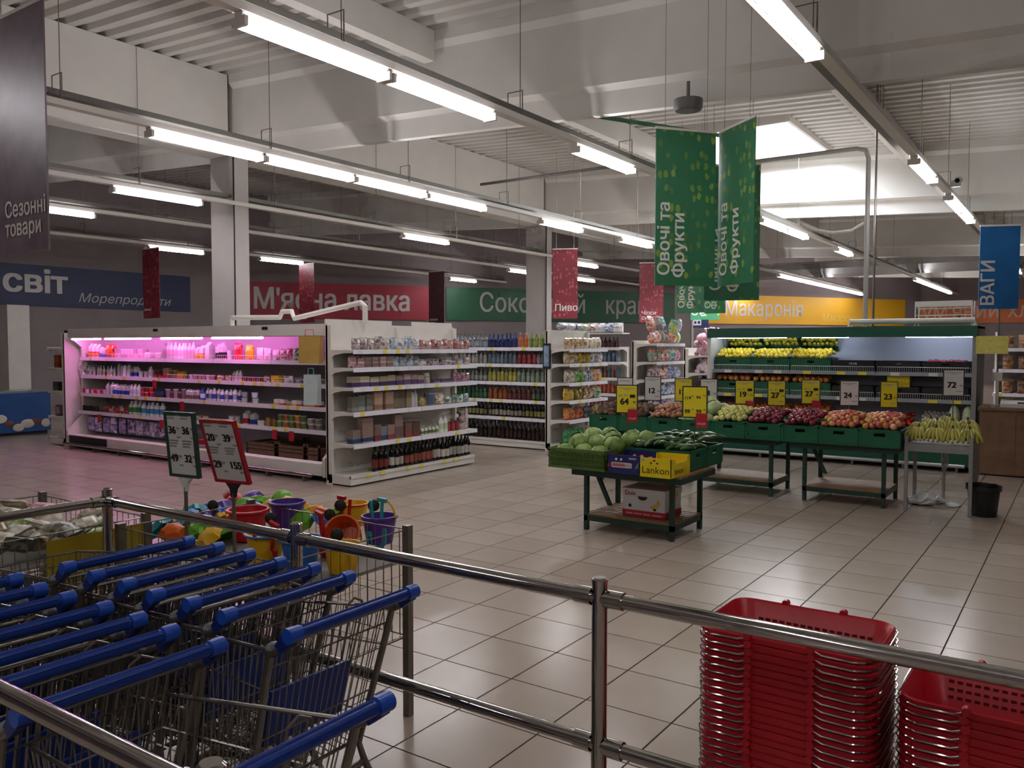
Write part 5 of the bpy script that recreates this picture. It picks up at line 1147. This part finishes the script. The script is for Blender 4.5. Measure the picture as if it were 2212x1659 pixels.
price_card('yellow card with four prices and a red tag over the cucumbers', (1476, 1527, 834, 903), 7.3, paper_yellow, [('119', .08, .58, .14, .003), ('94', .55, .6, .14, .003), ('99', .1, .15, .17, .004), ('99', .55, .15, .17, .004), ('80', .36, .66, .07, 0), ('90', .82, .68, .07, 0), ('90', .38, .24, .07, 0), ('90', .84, .24, .07, 0)], .7, True)

hp = [onY(a, b, 13.4) for a, b in ((1735, 487), (1760, 497), (1800, 503), (1840, 498), (1866, 482))]
pipe('hose', 'sagging white hose hanging from the overhead light row to the drop pipe', [(x, 13.4, z) for x, z in hp], .022, white_paint)
def onZ(p, q, z):
    d = _f + _r * ((p - 1106) / F_PX) - _u * ((q - 829.5) / F_PX); k = (z - CAM_H) / d.z
    return Vector((d.x * k, d.y * k, z))
# ------------------------------------------------------------------ chrome railing around the carts
RZ, RY, NY, RR = 1.04, 2.026, .772, .0205
PXS = [-3.64, -2.366, -1.105]
def railing(name, label, p, q, posts, lows=(.62,)):
    t = thing(name, label, 'railing'); p, q = Vector(p), Vector(q); d = (q - p).normalized()
    for z in (RZ,) + tuple(lows):
        pts = [s for s in posts]
        for a, b in zip(pts[:-1], pts[1:]):
            A = p + d * a; B = p + d * b
            MB().cyl((A.x, A.y, z), (B.x, B.y, z), RR, 16).build('rail', chrome, t, True)
            for s, e in ((A, d), (B, -d)):
                MB().cyl((s.x + e.x * .022, s.y + e.y * .022, z), (s.x + e.x * .075, s.y + e.y * .075, z), RR + .005, 16).build('collar', chrome, t, True)
    return t
def post(t, x, y):
    o = MB().lathe([(.055, 0), (.055, .008), (.023, .012), (.0225, 1.085)], 18, (x, y, 0)).build('post', chrome, t, True)
    MB().lathe([(.024, 1.085), (.024, 1.092), (.018, 1.097)], 18, (x, y, 0)).build('cap', chrome, o, True)
t = railing('chrome_railing', 'chrome railing crossing the picture behind the carts and before the red baskets', (-3.64, RY, 0), (3, RY, 0), [0, 1.274, 2.535, 3.77, 5.01])
for x in PXS + [.13, 1.37]: post(t, x, RY)
t = railing('chrome_railing', 'chrome railing at the far side end, beside the wire bin with the yellow board', (-3.64, RY, 0), (-3.64, NY, 0), [.0, 1.254])
post(t, -3.64, NY)
t = railing('chrome_railing', 'nearest chrome railing cutting the bottom corner below the carts', (-3.64, NY, 0), (3, NY, 0), [0, 1.274, 2.535])
for x in PXS[1:]: post(t, x, NY)
# ------------------------------------------------------------------ shopping cart
cart_blue = M('cart_blue', '16398c', .3, noise=.05, scale=10); cart_cap = M('cart_cap_blue', '1d4fb4', .35); cart_dark = M('cart_bracket_blue', '13286a', .4); grey_pl = M('grey_plastic', '6e7070', .45)
HZ = .985
cart = thing('shopping_cart', 'x', 'shopping cart')
hb = MB().cyl((0, -.215, HZ), (0, .215, HZ), .0165, 14)
for a in (0.6, 1.5, 2.4): hb.cyl((.0165 * math.cos(a), -.2, HZ + .0165 * math.sin(a)), (.0165 * math.cos(a), .2, HZ + .0165 * math.sin(a)), .0035, 5)
hd = hb.build('handle', cart_blue, cart, True)
for s in (-1, 1):
    MB().cyl((0, s * .21, HZ), (0, s * .252, HZ), .0215, 14).build('handle_cap', cart_cap, hd, True)
    MB().prism([(.018, HZ + .012), (-.012, HZ + .02), (-.055, HZ - .035), (-.035, HZ - .055), (.005, HZ - .025)], 'y', s * .236 - .012, s * .236 + .012).build('handle_bracket', cart_dark, hd)
fr = MB()
for s in (-1, 1):
    fr.tube([(-.04, s * .236, HZ - .045), (-.085, s * .236, .915), (-.1, s * .236, .86), (-.215, s * .215, .46), (-.2, s * .225, .4), (-.02, s * .245, .14)], .011, 8)
    fr.tube([(-.2, s * .225, .4), (-.3, s * .2, .3), (-.62, s * .15, .26), (-.64, s * .15, .14)], .011, 8)
fr.tube([(-.2, -.225, .4), (-.2, .225, .4)], .009, 6); fr.tube([(-.62, -.15, .26), (-.62, .15, .26)], .009, 6)
fr.build('frame', zinc, cart, True)
def lerp(a, b, t): return tuple(a[i] + (b[i] - a[i]) * t for i in range(3))
TR = {s: (-.09, s * .232, .925) for s in (-1, 1)}; TF = {s: (-.7, s * .165, .86) for s in (-1, 1)}; BR_ = {s: (-.2, s * .2, .48) for s in (-1, 1)}; BF = {s: (-.66, s * .135, .57) for s in (-1, 1)}
wb = MB(); wr = .0024
for s in (-1, 1):
    for k in range(21): wb.cyl(lerp(TR[s], TF[s], k / 20), lerp(BR_[s], BF[s], k / 20), wr, 4, caps=False)
    for f in (.28, .55, .8): wb.cyl(lerp(TR[s], BR_[s], f), lerp(TF[s], BF[s], f), wr * 1.2, 4, caps=False)
for k in range(11): wb.cyl(lerp(TF[-1], TF[1], k / 10), lerp(BF[-1], BF[1], k / 10), wr, 4, caps=False)
for f in (.28, .55, .8): wb.cyl(lerp(TF[-1], BF[-1], f), lerp(TF[1], BF[1], f), wr * 1.2, 4, caps=False)
for k in range(15): wb.cyl(lerp(BR_[-1], BR_[1], k / 14), lerp(BF[-1], BF[1], k / 14), wr, 4, caps=False)
for k in range(9): wb.cyl(lerp(BR_[-1], BF[-1], k / 8), lerp(BR_[1], BF[1], k / 8), wr, 4, caps=False)
wb.build('wire_basket', wire_zinc, cart)
MB().tube([TR[-1], TF[-1], TF[1], TR[1]], .0055, 6).build('basket_rim', wire_zinc, cart, True)
gt = MB()
for k in range(19): gt.cyl(lerp(TR[-1], TR[1], k / 18), lerp(BR_[-1], BR_[1], k / 18), wr, 4, caps=False)
for f in (.0, .12, .62, 1): gt.cyl(lerp(TR[-1], BR_[-1], f), lerp(TR[1], BR_[1], f), .004 if f in (0, 1) else wr * 1.2, 5)
ga = gt.build('rear_gate', wire_zinc, cart)
sm = MB()
for k in range(11): sm.cyl((-.16, -.16 + k * .032, .9), (-.24, -.16 + k * .032, .6), wr, 4, caps=False)
sm.tube([(-.15, -.17, .91), (-.15, .17, .91), (-.25, .17, .58), (-.25, -.17, .58)], .004, 5, True)
sm.tube([(-.1, .05, .93), (-.1, .06, .97), (-.1, .09, .985), (-.1, .12, .97), (-.1, .13, .93)], .004, 6)
sm.build('child_seat', wire_zinc, cart)
MB().hexa([(-.2, -.17, .6), (-.212, -.17, .6), (-.212, .13, .6), (-.2, .13, .6)], [(-.163, -.17, .77), (-.175, -.17, .77), (-.175, .13, .77), (-.163, .13, .77)]).build('seat_flap', cart_blue, cart)
for s in (-1, 1): MB().ball((-.085, s * .225, .932), .02, .026, .016).build('corner_guard', grey_pl, cart, True)
for x, y in ((-.01, .245), (-.01, -.245), (-.64, .15), (-.64, -.15)):
    wo = MB().cyl((x, y - .012, .062), (x, y + .012, .062), .062, 14).build('wheel', dark_rubber, cart, True)
    MB().box(x - .014, x + .014, y - .018, y + .018, .1, .15).build('fork', zinc, wo)
CB_ = [-1.695, -1.97, -2.146, -2.305, -2.485, -2.665, -2.847]; CA_ = [-1.21, -1.785, -1.975, -2.14, -2.315, -2.5, -2.66, -2.84]
first = True
for row, xs, yc in (('far', CB_, 1.668), ('near', CA_, 1.03)):
    for i, x in enumerate(xs):
        lab = 'blue-handled wire shopping cart, %s from the open end of the row along the %s railing' % (ORD[i], row)
        if first: cart.location = (x, yc, 0); cart['label'] = lab; cart['group'] = 'nested shopping carts'; first = False
        else: dup(cart, (x, yc + random.uniform(-.008, .008), 0), random.uniform(-.012, .012), lab, 'nested shopping carts')
# ------------------------------------------------------------------ red baskets
red_b = M('basket_red', 'bb1a29', .35, noise=.05, scale=6)
def rrect(L, Wd, r, n=5):
    pts = []
    for cx, cy, a0 in ((L / 2 - r, Wd / 2 - r, 0), (-L / 2 + r, Wd / 2 - r, PI / 2), (-L / 2 + r, -Wd / 2 + r, PI), (L / 2 - r, -Wd / 2 + r, 3 * PI / 2)):
        for k in range(n + 1): a = a0 + PI / 2 * k / n; pts.append((cx + r * math.cos(a), cy + r * math.sin(a)))
    return pts
def ringmesh(b, rings):
    n = len(rings[0][0]); vs = [(x, y, z) for pts, z in rings for x, y in pts]
    b.add(vs, [(k * n + i, k * n + (i + 1) % n, (k + 1) * n + (i + 1) % n, (k + 1) * n + i) for k in range(len(rings) - 1) for i in range(n)] + [tuple(range((len(rings) - 1) * n, len(rings) * n))])
BL, BW, BH = .5, .365, .225
bb = MB(); ringmesh(bb, [(rrect(.40, .27, .05), -BH), (rrect(.485, .35, .055), -.024), (rrect(.502, .367, .06), -.02), (rrect(.505, .37, .06), -.004), (rrect(.495, .36, .058), 0), (rrect(.482, .347, .055), -.006), (rrect(.396, .262, .046), -BH + .004)])
n_ = len(rrect(1, 1, .1)); bb.f.append(list(range(n_))[::-1]); bb.m.append(0)
bmesh_ = bb.mesh('body', red_b, True)
hw = []
for s in (-1, 1):
    pts = [(s * .09, -.19, -.002), (s * .12, -.193, -.012)] + [(s * abs(x), y, -.013) for x, y in [(.2, -.194), (.235, -.175), (.258, -.13), (.26, 0), (.258, .13), (.235, .175), (.2, .194)]] + [(s * .12, .193, -.012), (s * .09, .19, -.002)]
    hw.append(MB().tube(pts, .0028, 6).mesh('handle', chrome, True))
lugm = MB().cyl((0, -.011, 0), (0, .011, 0), .0115, 10).mesh('handle_lug', red_b)
slots = MB()
for k in range(16):
    for r in range(3):
        x = -.17 + k * .0225; z = -.06 - r * .022; yy = .1715 - (-z - .006) * .19; slots.box(x, x + .014, yy - .004, yy - .002, z, z + .008)
slotm = slots.mesh('slot_pattern', M('basket_slot', '5a0c14', .6))
def basket(x, y, z, label, grp, top):
    t = thing('shopping_basket', label, 'basket', (x, y, z), 0, grp)
    obj('body', bmesh_, t); obj('handle', hw[0], t); obj('handle', hw[1], t); 
    for sx in (-1, 1):
        for sy in (-1, 1): obj('handle_lug', lugm, t, (sx * .09, sy * .187, 0))
    if top: obj('slot_pattern', slotm, t)
for nm, x, zt, n in (('taller', -.70, .9, 30), ('shorter', -.14, .82, 26)):
    for k in range(n): basket(x + random.uniform(-.002, .002), 2.535 + random.uniform(-.002, .002), zt - .0225 * k, 'red plastic shopping basket, %s from the top of the %s stack' % (ordn(k), nm), 'red baskets of the %s stack' % nm, k == 0)
# ------------------------------------------------------------------ wire bins
def wire_bin(name, label, x0, x1, y0, y1, zt, zb, board=None):
    t = thing(name, label, 'bin', (x0, y0, 0)); X, Y = x1 - x0, y1 - y0
    for x in (0, X - .035):
        for y in (0, Y - .035): MB().box(x, x + .035, y, y + .035, 0, zt).build('post', zinc, t)
    def panel(p, q):
        p, q = Vector(p), Vector(q); L = (q - p).length; n = int(L / .05); b = MB()
        for k in range(n + 1): a = p + (q - p) * k / n; b.cyl((a.x, a.y, zb), (a.x, a.y, zt - .02), .0022, 4, caps=False)
        for z in (zb, zb + (zt - zb) * .36, zb + (zt - zb) * .68, zt - .02): b.cyl((p.x, p.y, z), (q.x, q.y, z), .0035 if z in (zb, zt - .02) else .0022, 5, caps=False)
        b.build('wire_panel', wire_zinc, t)
    e = .018
    panel((e, e, 0), (X - e, e, 0)); panel((X - e, e, 0), (X - e, Y - e, 0)); panel((X - e, Y - e, 0), (e, Y - e, 0)); panel((e, Y - e, 0), (e, e, 0))
    MB().box(.03, X - .03, .03, Y - .03, zt - .17, zt - .16).build('shelf_board', M('board_grey', '8a857c', .7), t)
    if board: MB().box(X - .012, X - .008, board[0], board[1], zt - .42, zt - .05).build('board', M('board_yellow', 'a08914', .6), t)
    return t
wire_bin('toy_bin', 'grey wire bin full of bright sand toys behind the railing', -3.75, -2.575, 2.12, 2.9, .905, .38)
wire_bin('goods_bin', 'grey wire bin with a yellow board beyond the corner railing', -4.95, -3.87, 1.25, 2.38, .9, .3, (.62, 1.1))
# packages in the left bin
pk = [('d8d0b8', 'a8a088'), ('c8b8a0', '8a7a50'), ('e0dcd0', 'b8b090'), ('b06a80', 'd898a8'), ('7a9a48', 'c8d0a0'), ('c0b070', 'e0d8b0'), ('5a5a50', 'a8a490')]
rr = random.Random(9); i = 0
for gx_ in range(7):
    for gy_ in range(7):
        c, c2 = pk[rr.randrange(7)]; x, y = -4.82 + gx_ * .13 + rr.uniform(-.03, .03), 1.38 + gy_ * .14 + rr.uniform(-.03, .03)
        tag(obj('soft_pack', bag(.13, .15, .06, c, c2), None, (x, y, .78 + rr.uniform(0, .06)), rot=(1.35 + rr.uniform(-.3, .3), rr.uniform(-.3, .3), rr.uniform(0, 6))), 'soft plastic pack in the wire bin, %s row, %s across' % (ORD[gy_], ORD[gx_]), 'pack', 'packs in the wire bin'); i += 1
# ------------------------------------------------------------------ sand toys
TC = {'red': 'c01822', 'purple': '5a3a9a', 'yellow': 'e8b414', 'blue': '2a6ac0', 'orange': 'e0641c', 'green': '6ab02a', 'teal': '2aa0a8'}
def tm(c): return M('toy_' + c, TC[c], .35, noise=.04)
def bucket_toy(p, q, z, c, hc, label, sc=1, rot=(0, 0, 0), up=False):
    P_ = onZ(p, q, z); t = thing('toy_bucket', label, 'toy bucket', P_); t.rotation_euler = rot; t.scale = (sc, sc, sc)
    MB().lathe([(.055, 0), (.06, .004), (.078, .115), (.084, .115), (.084, .127), (.076, .127), (.056, .01)], 18, cap=False).build('body', tm(c), t, True); MB().lathe([(.056, 0), (.056, .008)], 18).build('bottom', tm(c), t)
    MB().tube([(.08 * math.cos(a), .02, .12 + .08 * math.sin(a)) if up else (.087 * math.cos(a), -.087 * math.sin(a), .122) for a in [PI * k / 10 for k in range(11)]], .005, 6).build('handle', tm(hc), t, True)
def shovel(p, q, z, c, label, rot):
    P_ = onZ(p, q, z); t = thing('toy_shovel', label, 'toy shovel', P_); t.rotation_euler = rot
    MB().cyl((0, 0, .05), (0, 0, .2), .009, 8).build('shaft', tm(c), t, True)
    MB().prism([(-.03, .06), (.03, .06), (.032, -.02), (.015, -.045), (-.015, -.045), (-.032, -.02)], 'y', -.006, .006).build('blade', tm(c), t); MB().box(-.025, .025, -.008, .008, .195, .215).build('grip', tm(c), t)
def rake(p, q, z, c, label, rot):
    P_ = onZ(p, q, z); t = thing('toy_rake', label, 'toy rake', P_); t.rotation_euler = rot
    MB().cyl((0, 0, .04), (0, 0, .2), .009, 8).build('shaft', tm(c), t, True); b = MB().box(-.04, .04, -.007, .007, .02, .045)
    for k in range(5): b.box(-.04 + k * .018, -.032 + k * .018, -.005, .005, -.02, .02)
    b.build('head', tm(c), t)
def mould(p, q, z, c, kind, label, rot=(0, 0, 0)):
    P_ = onZ(p, q, z); b = MB(); n = 18; pts = []
    for k in range(n):
        a = 2 * PI * k / n; r = {'star': .062 * (1 + .28 * math.cos(5 * a)), 'flower': .06 * (1 + .18 * math.cos(6 * a)), 'shell': .06 * (1 + .12 * abs(math.sin(4 * a)))}[kind]; pts.append((r * math.cos(a), r * math.sin(a)))
    ringmesh(b, [([(x * 1.1, y * 1.1) for x, y in pts], 0), (pts, .012), ([(x * .8, y * .8) for x, y in pts], .04), ([(x * .4, y * .4) for x, y in pts], .05)])
    o = b.build('sand_mould', tm(c), None, True, P_); o.rotation_euler = rot; tag(o, label, 'sand mould', 'sand moulds in the toy bin')
def tagcard(p, q, z, label, rz=.6):
    P_ = onZ(p, q, z); t = thing('black_tag', label, 'security tag', P_, rz)
    MB().ball((0, 0, 0), .03, .012, .03, 10, 8).build('body', black_plastic, t, True); MB().cyl((0, 0, -.08), (0, 0, -.028), .003, 5).build('strap', black_plastic, t)
bucket_toy(537, 1165, .75, 'red', 'red', 'big red toy bucket with blue rim stripe behind the railing', 1.25)
bucket_toy(622, 1140, .76, 'purple', 'purple', 'purple toy bucket standing mid-bin beside yellow moulds', 1.15)
bucket_toy(820, 1172, .75, 'purple', 'yellow', 'purple toy bucket with yellow handle at the open corner of the bin', 1.1, up=True)
bucket_toy(575, 1215, .75, 'yellow', 'blue', 'yellow toy bucket half behind the cart handles', 1.1)
bucket_toy(755, 1165, .78, 'orange', 'yellow', 'orange toy bucket tipped toward the camera', 1.1, (1.1, .2, .4))
bucket_toy(650, 1228, .75, 'blue', 'blue', 'blue toy bucket beside the railing post', 1.1)
bucket_toy(764, 1135, .76, 'yellow', 'red', 'yellow toy bucket behind the tipped orange one', 1)
bucket_toy(740, 1235, .75, 'yellow', 'yellow', 'yellow toy bucket low under the railing, with white tags', 1.0)
for j, (p, q, c, rt) in enumerate(((700, 1190, 'red', (.3, .2, 0)), (712, 1192, 'red', (.2, -.15, .5)), (822, 1165, 'teal', (.1, .12, .2)), (810, 1165, 'teal', (.05, -.1, .9)), (742, 1160, 'red', (.1, .05, 0)), (751, 1160, 'red', (.1, .12, .4)), (585, 1205, 'red', (.4, .4, .3)), (575, 1205, 'red', (.3, -.4, .9)))):
    (shovel if j % 2 == 0 else rake)(p, q, .78, c, '%s toy %s standing %s' % (c, 'shovel' if j % 2 == 0 else 'rake', ['at the railing before the tipped bucket', 'at the railing before the tipped bucket', 'in the corner purple bucket', 'in the corner purple bucket', 'in the rear yellow bucket', 'in the rear yellow bucket', 'in the half-hidden yellow bucket', 'in the half-hidden yellow bucket'][j]), rt)
MO = [(420, 1110, 'teal', 'star'), (455, 1108, 'purple', 'shell'), (480, 1100, 'purple', 'flower'), (515, 1095, 'purple', 'shell'), (505, 1085, 'red', 'star'), (545, 1080, 'purple', 'flower'), (530, 1098, 'green', 'shell'), (560, 1090, 'green', 'star'), (548, 1105, 'blue', 'shell'), (525, 1120, 'yellow', 'flower'), (560, 1118, 'blue', 'flower'), (590, 1100, 'yellow', 'shell'), (625, 1092, 'yellow', 'star'), (650, 1102, 'yellow', 'flower'), (680, 1112, 'yellow', 'shell'), (695, 1115, 'orange', 'star'), (395, 1140, 'teal', 'shell'), (375, 1155, 'orange', 'flower'), (395, 1150, 'red', 'star'), (430, 1145, 'green', 'flower'), (455, 1145, 'orange', 'shell'), (470, 1150, 'orange', 'star'), (430, 1160, 'green', 'star'), (455, 1165, 'yellow', 'flower'), (490, 1160, 'green', 'shell'), (350, 1145, 'teal', 'flower'), (480, 1130, 'yellow', 'star'), (650, 1125, 'green', 'shell'), (690, 1135, 'blue', 'flower'), (725, 1120, 'green', 'flower'), (610, 1080, 'green', 'shell'), (470, 1115, 'blue', 'star'), (440, 1125, 'purple', 'star'), (410, 1125, 'blue', 'flower')]
rr = random.Random(4)
for j, (p, q, c, k) in enumerate(MO):
    mould(p, q, .77 + rr.uniform(0, .05), c, k, '%s %s-shaped sand mould lying in the toy bin' % (c, k), (rr.uniform(-.7, .7), rr.uniform(-.7, .7), rr.uniform(0, 6)))
for j, (p, q) in enumerate(((460, 1092), (585, 1120), (735, 1092), (807, 1092), (300, 1150), (712, 1112), (728, 1155))):
    tagcard(p, q, .95 if j in (2, 3) else .9 if j != 4 else .775, 'black round security tag in the toy bin, ' + ['behind the red sign pole', 'above the red bucket', 'above the red shovels', 'above the corner purple bucket', 'at the bin corner post', 'beside the rear yellow bucket', 'before the tipped orange bucket'][j], .6)
# ------------------------------------------------------------------ framed price signs on poles in the toy bin
ink_g = M('ink_grey', '9a9894', .6)
def stand_sign(label, p, q_top, q_bot, q_pole, D, wd, fm, rows, lean, rz, jm):
    P_ = depth_pt(p, D); P_.z = 0; t = thing('sign_stand', label, 'price sign', P_, rz)
    zt = CAM_H - (q_top - 745) * D / F_PX * 1.0; z0 = CAM_H - (q_bot - 745) * D / F_PX; hh = zt - z0; e = .014
    R_ = Matrix.Translation((0, 0, z0)) @ Matrix.Rotation(lean, 4, 'X') @ Matrix.Translation((0, 0, -z0))
    def put(o): o.matrix_local = R_; return o
    b = MB().box(-wd / 2, wd / 2, -.01, .01, z0, z0 + e).box(-wd / 2, wd / 2, -.01, .01, zt - e, zt).box(-wd / 2, -wd / 2 + e, -.01, .01, z0 + e, zt - e).box(wd / 2 - e, wd / 2, -.01, .01, z0 + e, zt - e)
    put(b.build('frame', fm, t)); put(MB().box(-wd / 2 + e, wd / 2 - e, -.004, .004, z0 + e, zt - e).build('paper', paper_white, t))
    MB().prism([(-.05, z0 + .002), (.05, z0 + .002), (.02, z0 - .03), (.012, z0 - .07), (-.012, z0 - .07), (-.02, z0 - .03)], 'y', -.008, .008).build('clamp', jm, t)
    MB().cyl((0, 0, .745), (0, 0, z0 - .05), .009, 8).build('pole', zinc, t)
    for i, (a, c_) in enumerate(rows):
        for j, s in enumerate((a, c_)):
            u = -wd / 2 + .02 + j * wd * .46; v = zt - .33 * hh - i * .43 * hh
            put(lettering(s, .052, black_ink, t, (u, -.0055, v), (1, 0, 0), (0, 0, 1), bold=.0022)); put(lettering('90', .018, black_ink, t, (u + (.058 if len(s) < 3 else .074), -.0055, v + .02), (1, 0, 0), (0, 0, 1))); put(MB().box(u + .055, u + .08, -.0055, -.004, v - .022, v - .014).build('small_print', ink_g, t))
            for L_ in range(3): put(MB().box(u - .005, u + .06 - .008 * L_, -.0055, -.004, v + .1 - L_ * .014, v + .108 - L_ * .014).build('small_print', ink_g, t))
stand_sign('green-framed sign on a pole with prices 36, 36, 49 and 32', 396, 888, 1031, 1112, 4.05, .205, M('frame_green', '24443a', .4), (('36', '36'), ('49', '32')), .1, .12, paper_white)
stand_sign('red-framed tilted sign on a pole with prices 20, 39, 29 and 155', 500, 896, 1043, 1165, 3.95, .225, M('frame_red', 'a81a2c', .35), (('20', '39'), ('29', '155')), .3, .12, dark_rubber)
# ------------------------------------------------------------------ ice-cream chest freezer far left
P_ = onZ(60, 938, 0); t = thing('chest_freezer', 'low blue chest freezer with ice-cream picture at the far edge', 'freezer', (P_.x - .6, P_.y - 1.5, 0))
fz = M('freezer_blue', '1c4a86', .4, noise=.08, scale=2)
MB().box(0, .7, 0, 1.9, .06, .82).build('body', fz, t); MB().box(-.01, .71, -.01, 1.91, .82, .86).build('lid', M('freezer_lid', '7a868c', .2), t); MB().box(.05, .65, .05, 1.85, 0, .06).build('plinth', dark_rubber, t)
rr = random.Random(2)
for k in range(11):
    MB().ball((.7, .1 + k * .17, .2 + rr.uniform(-.05, .14)), .012, rr.uniform(.08, .14), rr.uniform(.06, .11), 12, 6).build('ice_cream_print', M('cream_print', 'c8bcae', .6) if k % 3 else M('cocoa_print', '6a3a34', .6), t)
MB().box(.7, .704, .55, .95, .6, .72).build('label_plate', paper_white, t); lettering('Laska', .1, M('ink_navy', '1d2f6a', .5), t, (.706, .58, .63), (0, 1, 0), (0, 0, 1), bold=.002)
